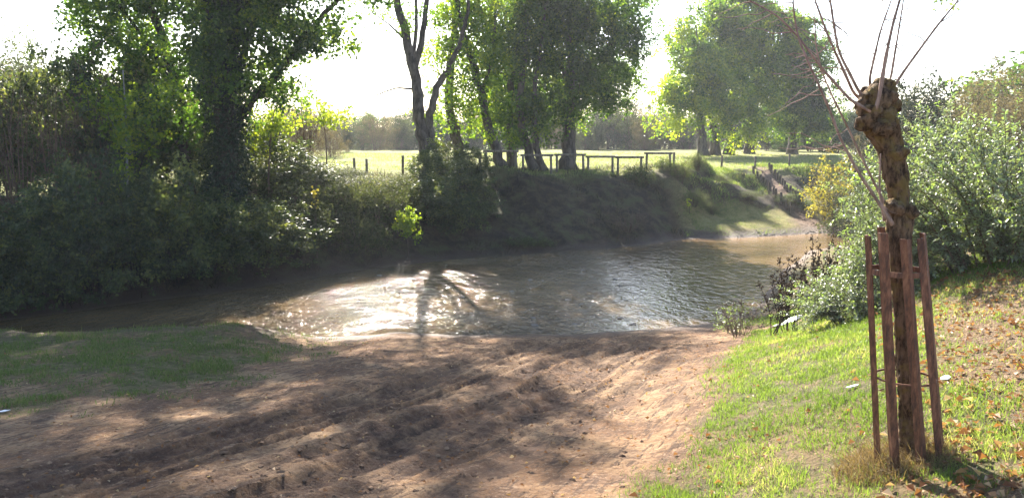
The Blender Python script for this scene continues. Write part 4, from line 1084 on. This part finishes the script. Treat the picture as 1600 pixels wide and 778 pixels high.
# ------------------------------------------------------------------ grass, litter, stones
def blades(name, P_, h, w, mat, tint, label, rng, lean=0.5, cat='grass'):
    n = len(P_); a = rng.uniform(0, 2 * math.pi, n)
    s = np.stack([np.cos(a), np.sin(a), np.zeros(n)], -1)
    a2 = rng.uniform(0, 2 * math.pi, n); l = lean * rng.uniform(0.15, 1.2, n)
    dv = np.stack([np.cos(a2) * l, np.sin(a2) * l, np.ones(n)], -1); dv /= np.linalg.norm(dv, axis=1, keepdims=True)
    h = np.broadcast_to(h, (n,))[:, None]; w = np.broadcast_to(w, (n,))[:, None]
    v = np.empty((n, 5, 3))
    v[:, 0] = P_ - s * w / 2; v[:, 1] = P_ + s * w / 2
    mid = P_ + dv * h * 0.55
    v[:, 2] = mid + s * w * 0.4; v[:, 3] = mid - s * w * 0.4
    v[:, 4] = P_ + dv * h * 0.9 + np.stack([np.cos(a2) * l, np.sin(a2) * l, np.zeros(n)], -1) * h * 0.35
    i = np.arange(n)[:, None] * 5
    mb = MB(); mb.add(v.reshape(-1, 3), i + np.array([[0, 1, 2, 3]]), i + np.array([[3, 2, 4]]), np.repeat(tint, 5), smooth=False)
    return tag(link_mesh(name, mb.mesh(name), mat), label, cat, kind='stuff')
def polar(rng, n, a0, a1, r0, r1, pw):
    a = np.radians(rng.uniform(a0, a1, n)); u = rng.random(n)
    r = (r0 ** pw + u * (r1 ** pw - r0 ** pw)) ** (1 / pw)
    return np.sin(a) * r, np.cos(a) * r, r
rng = np.random.default_rng(500)
x, y, r = polar(rng, 330000, -8, 52, 3.4, 18, 0.7)
gr, gl, fr, bare = masks(x, y)
clump = fbm(x, y, 0.22, 3, 77)
k = (rng.random(len(x)) < gr * (0.35 + 1.1 * sst(0.35, 0.6, clump)))
x, y, r, clump = x[k], y[k], r[k], clump[k]
z = ground(x, y, True)
dry = fbm(x, y, 0.9, 3, 78)
h = (0.014 + 0.045 * clump) * rng.uniform(0.5, 1.5, len(x)) * (1 + 0.05 * r)
blades('lawn_grass', np.stack([x, y, z - 0.004], -1), h, 0.0032 * (0.6 + r * 0.16), M['grass'], np.clip(0.24 + 1.5 * (dry - 0.5) + rng.normal(0, 0.2, len(x)), 0, 1), 'short sunlit green grass on the slope around the pollard', rng, 0.7)
x, y, r = polar(rng, 150000, -50, 2, 7.5, 18, 0.8)
gr, gl, fr, bare = masks(x, y); clump = fbm(x, y, 0.3, 3, 79)
k = rng.random(len(x)) < gl * (0.3 + 1.0 * sst(0.38, 0.62, clump))
x, y, r, clump = x[k], y[k], r[k], clump[k]; z = ground(x, y, True)
h = (0.02 + 0.13 * np.maximum(clump - 0.3, 0)) * rng.uniform(0.5, 1.6, len(x)); h[rng.random(len(x)) < 0.02] *= 2.2
blades('ledge_grass', np.stack([x, y, z - 0.004], -1), h, 0.011, M['dullgrass'], np.clip(0.4 + rng.normal(0, 0.3, len(x)), 0, 1), 'shaded short grass on the ledge beside the water at the left', rng, 0.7)
# far bank and field
n = 150000; x = rng.uniform(-12, 19, n); e = rng.uniform(0.2, 9, n); y = shore_f(x) + e
cl = fbm(x, y, 0.9, 3, 80); shm = sst(7.5, 9.0, x) * (1 - sst(3.2, 3.8, y - shore_f(x))); k = rng.random(n) < np.maximum(sst(0.42, 0.62, cl), 0.95 * shm) * (0.13 + 0.87 * sst(5, 8.5, x)) * (1 - trail(x, y))
x, y, cl = x[k], y[k], cl[k]; sh = sst(6.5, 8.5, x) * (1 - sst(3.2, 3.8, y - shore_f(x)))
for nm_, sel, mt_, lb_ in (('bank_grass', x < 7.2, 'weed', 'rough weeds and grass on the shaded middle of the far river bank'), ('bank_grass', x >= 7.2, 'grass', 'grass tinted brighter for sunlight on the mounds and shelf of the far bank near the log stakes')):  # right-hand blades get a brighter material: sunlight put into their colour
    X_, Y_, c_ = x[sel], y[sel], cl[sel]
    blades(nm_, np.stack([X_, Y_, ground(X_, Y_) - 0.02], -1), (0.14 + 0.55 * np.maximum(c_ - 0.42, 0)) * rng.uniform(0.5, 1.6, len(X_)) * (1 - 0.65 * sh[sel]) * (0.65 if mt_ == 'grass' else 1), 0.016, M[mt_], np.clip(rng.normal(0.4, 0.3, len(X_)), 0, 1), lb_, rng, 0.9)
n = 70000; x = rng.uniform(-22, 30, n); y = 31 + rng.random(n) ** 1.3 * 32; k = (y - shore_f(x)) > np.interp(x, WX, WC) - 0.3
k &= rng.random(n) < 0.2 + 0.8 * sst(0.4, 0.6, fbm(x, y, 2.2, 3, 81)); x, y = x[k], y[k]
blades('field_grass', np.stack([x, y, ground(x, y) - 0.02], -1), rng.uniform(0.08, 0.22, len(x)), 0.02, M['grass'], np.clip(rng.normal(0.55, 0.25, len(x)), 0, 1), 'sunlit meadow grass beyond the wooden rails', rng, 0.8)
# dry grass tangled about the guard and scattered at right
n = 2800; a = rng.uniform(0, 6.283, n); rr = 0.06 + 0.28 * rng.random(n) ** 0.8; x, y = pb[0] + np.cos(a) * rr, pb[1] + np.sin(a) * rr
blades('dry_grass', np.stack([x, y, ground(x, y, True) - 0.01], -1), rng.uniform(0.06, 0.25, n) * (1.25 - 2 * rr), 0.0038, M['drygrass'], np.clip(rng.normal(0.2, 0.25, n), 0, 1), 'tangled dry brown grass at the foot of the tree guard', rng, 1.2)
x, y, r = polar(rng, 30000, 12, 52, 3.4, 11, 0.8); gr, gl, fr, bare = masks(x, y)
k = rng.random(len(x)) < (0.12 + 0.5 * bare) * sst(1.5, 3, x); x, y = x[k], y[k]
blades('dry_grass', np.stack([x, y, ground(x, y, True) - 0.005], -1), rng.uniform(0.02, 0.10, len(x)), 0.004, M['drygrass'], np.clip(rng.normal(0.5, 0.25, len(x)), 0, 1), 'sparse dry straw among the fallen leaves right of the pollard', rng, 1.3)
def fallen(name, x, y, size, label, rng, tint):
    n = len(x); z = ground(x, y, True); mb = MB()
    Nn = np.array([0, 0, 1.0]) + rng.normal(0, 0.45, (n, 3)); D = unit(rng, n) * [1, 1, 0.35]
    P_ = np.stack([x, y, z + 0.012 + rng.uniform(0, 0.02, n)], -1)
    L = size * rng.uniform(0.5, 1.3, n)
    mb.leaves(P_, D, Nn, L, L * 0.75, tint, cup=0.35)
    return tag(link_mesh(name, mb.mesh(name), M['deadleaf']), label, 'leaves', kind='stuff')
x, y, r = polar(rng, 14000, 0, 52, 3.5, 12, 0.9); gr, gl, fr, bare = masks(x, y)
k = rng.random(len(x)) < (0.014 + 0.6 * sst(0.44, 0.6, x / np.maximum(y, 1)) + 0.05 * sst(1.9, 3.3, x + 0.6 * (fbm(x, y, 0.8, 2, 90) - 0.5)) * (0.25 + 1.3 * bare)) * sst(0.6, 1.6, x)
fallen('fallen_leaves', x[k], y[k], 0.058, 'orange and brown fallen leaves scattered on the slope right of the pollard', rng, np.clip(rng.normal(0.5, 0.28, k.sum()), 0, 1))
x, y, r = polar(rng, 1500, -42, 20, 4.2, 15, 1.0); k = y < shore_n(x) - 0.3
fallen('leaf_litter', x[k], y[k], 0.035, 'small dead leaves and bark scraps strewn over the dirt', rng, np.clip(rng.normal(0.6, 0.3, k.sum()), 0, 1))
def lumps(name, x, y, z, s, mat, label, rng, cat, flat=0.65):
    n = len(x)
    base = np.array([[1, 0, 0], [-1, 0, 0], [0, 1, 0], [0, -1, 0], [0, 0, 1], [0, 0, -1], [.6, .6, .55], [-.6, .6, .5], [.6, -.6, .5], [-.6, -.6, .55]], float)
    tri = np.array([[0, 6, 4], [6, 2, 4], [2, 7, 4], [7, 1, 4], [1, 9, 4], [9, 3, 4], [3, 8, 4], [8, 0, 4], [0, 2, 6], [2, 1, 7], [1, 3, 9], [3, 0, 8], [2, 0, 5], [1, 2, 5], [3, 1, 5], [0, 3, 5]])
    V_ = base[None] * rng.uniform(0.6, 1.3, (n, 10, 1)) * np.array([1, 1, flat]) * np.asarray(s)[:, None, None]
    a = rng.uniform(0, 6.283, n); c, s_ = np.cos(a)[:, None], np.sin(a)[:, None]
    X_ = V_[..., 0] * c - V_[..., 1] * s_; Y_ = V_[..., 0] * s_ + V_[..., 1] * c
    V_ = np.stack([X_ * rng.uniform(0.8, 1.4, (n, 1)), Y_, V_[..., 2]], -1) + np.stack([x, y, z], -1)[:, None]
    mb = MB(); mb.add(V_.reshape(-1, 3), None, (np.arange(n)[:, None, None] * 10 + tri[None]).reshape(-1, 3), np.repeat(rng.random(n), 10), smooth=False)
    return tag(link_mesh(name, mb.mesh(name), mat), label, cat, kind='stuff')
x, y, r = polar(rng, 22000, -42, 24, 4.2, 16, 0.9)
dz, mud = rut_fields(x, y); gr, gl, fr, bare = masks(x, y)
k = (rng.random(len(x)) < (0.10 + 0.8 * mud) * (1 - np.maximum(gr, gl))) & (y < shore_n(x) - 0.1); x, y = x[k], y[k]
lumps('dirt_clods', x, y, ground(x, y, True), 0.004 + 0.024 * rng.random(len(x)) ** 4, M['clod'], 'loose clods of dark soil along the tyre ruts', rng, 'soil')
n = 1500; x = rng.uniform(-1, 14, n); x = x[rng.random(n) < (0.12 + 0.88 * sst(6.5, 9, x)) * sst(0.35, 0.6, fbm(x, x * 0, 1.2, 3, 99))]; n = len(x); y = shore_f(x) + rng.normal(0.05, 0.22, n)
lumps('shore_gravel', x, y, np.maximum(ground(x, y), -0.02), 0.012 + 0.035 * rng.random(n) ** 2, M['stone'], 'gravel along the far water edge', rng, 'gravel')
sm = []
for k in range(3):
    o = lumps('river_stone', np.array([0.]), np.array([0.]), np.array([0.]), np.array([1.0]), M['stone'], None, np.random.default_rng(600 + k), None); sm.append(o.data); bpy.data.objects.remove(o)
for k in range(34):
    px, py = RN.uniform(560, 1000), RN.uniform(405, 508); d = at(px, py, 1.0) - np.array([0, 0, EYE]); t = -EYE / d[2]
    xx, yy = d[0] * t, d[1] * t
    if not (shore_n(xx) + 0.4 < yy < shore_f(xx) - 0.5): continue
    o = bpy.data.objects.new('river_stone', sm[k % 3]); COL.objects.link(o); s = RN.uniform(0.03, 0.085)
    o.location = (xx, yy, 0.0); o.scale = (s * 1.2, s, s * 0.55); o.rotation_euler = (0, 0, RN.uniform(0, 6))
    tag(o, 'small dark stone breaking the surface of the rippled shallow water', 'stone', 'stones in the shallow riffle')

# ------------------------------------------------------------------ white sheet and litter
def crumple(name, cx, cy, L, Wd, ang, hgt, label, cat, seed):
    nx, ny = 26, 12; u, v = np.meshgrid(np.linspace(-.5, .5, nx), np.linspace(-.5, .5, ny)); u, v = u.ravel(), v.ravel()
    wv = 1 - 0.45 * np.abs(u * 2) ** 1.5
    lx, ly = u * L, v * Wd * wv
    x_ = cx + lx * math.cos(ang) - ly * math.sin(ang); y_ = cy + lx * math.sin(ang) + ly * math.cos(ang)
    z_ = ground(x_, y_, True) + 0.025 + hgt * np.abs(fbm(lx + 3, ly + 1, 0.28 * Wd / 0.35, 3, seed) - 0.35) * (1 - (2 * v) ** 4)
    i = np.arange(ny - 1)[:, None] * nx; j = np.arange(nx - 1)[None]
    q = np.stack([i + j, i + j + 1, i + nx + j + 1, i + nx + j], -1).reshape(-1, 4)
    mb = MB(); mb.add(np.stack([x_, y_, z_], -1), q); c = (cx, cy, gz(cx, cy))
    o = link_mesh(name, mb.mesh(name, c), M['plastic'], loc=c)
    md = o.modifiers.new('thickness', 'SOLIDIFY'); md.thickness = 0.006
    return tag(o, label, cat)
SX, SY = pick(1229, 506)
crumple('plastic_sheet', SX, SY, 0.66, 0.4, 0.5, 0.16, 'crumpled white plastic sheet lying on the grass by the dead weeds', 'plastic sheet', 51)
LX, LY = pick(6, 645)
crumple('litter_scrap', LX, LY, 0.12, 0.08, 0.2, 0.03, 'small white scrap of litter on the grass at the left edge', 'litter', 52)
crumple('litter_scrap', wx(1500, 5.9), 5.9, 0.10, 0.07, 1.0, 0.03, 'small white paper scrap among the leaves right of the tree guard', 'litter', 53)
crumple('litter_scrap', wx(1350, 6.4), 6.4, 0.10, 0.05, 0.1, 0.02, 'pale paper scrap on the grass just left of the tree guard', 'litter', 54)

# ------------------------------------------------------------------ haze
HAZE = 0.0005
hb = MB(); hb.box((0, 425, 9.5), (900, 1010, 23))
g = NT('haze'); pv = g.n('ShaderNodeVolumePrincipled')
pv.inputs['Color'].default_value = (0.9, 0.93, 1.0, 1); pv.inputs['Density'].default_value = HAZE; pv.inputs['Anisotropy'].default_value = 0.35
g.l(pv.outputs[0], g.out.inputs['Volume'])
tag(link_mesh('haze', hb.mesh('haze'), g.m), 'pale bright haze filling the air over the whole scene', 'haze', kind='stuff')
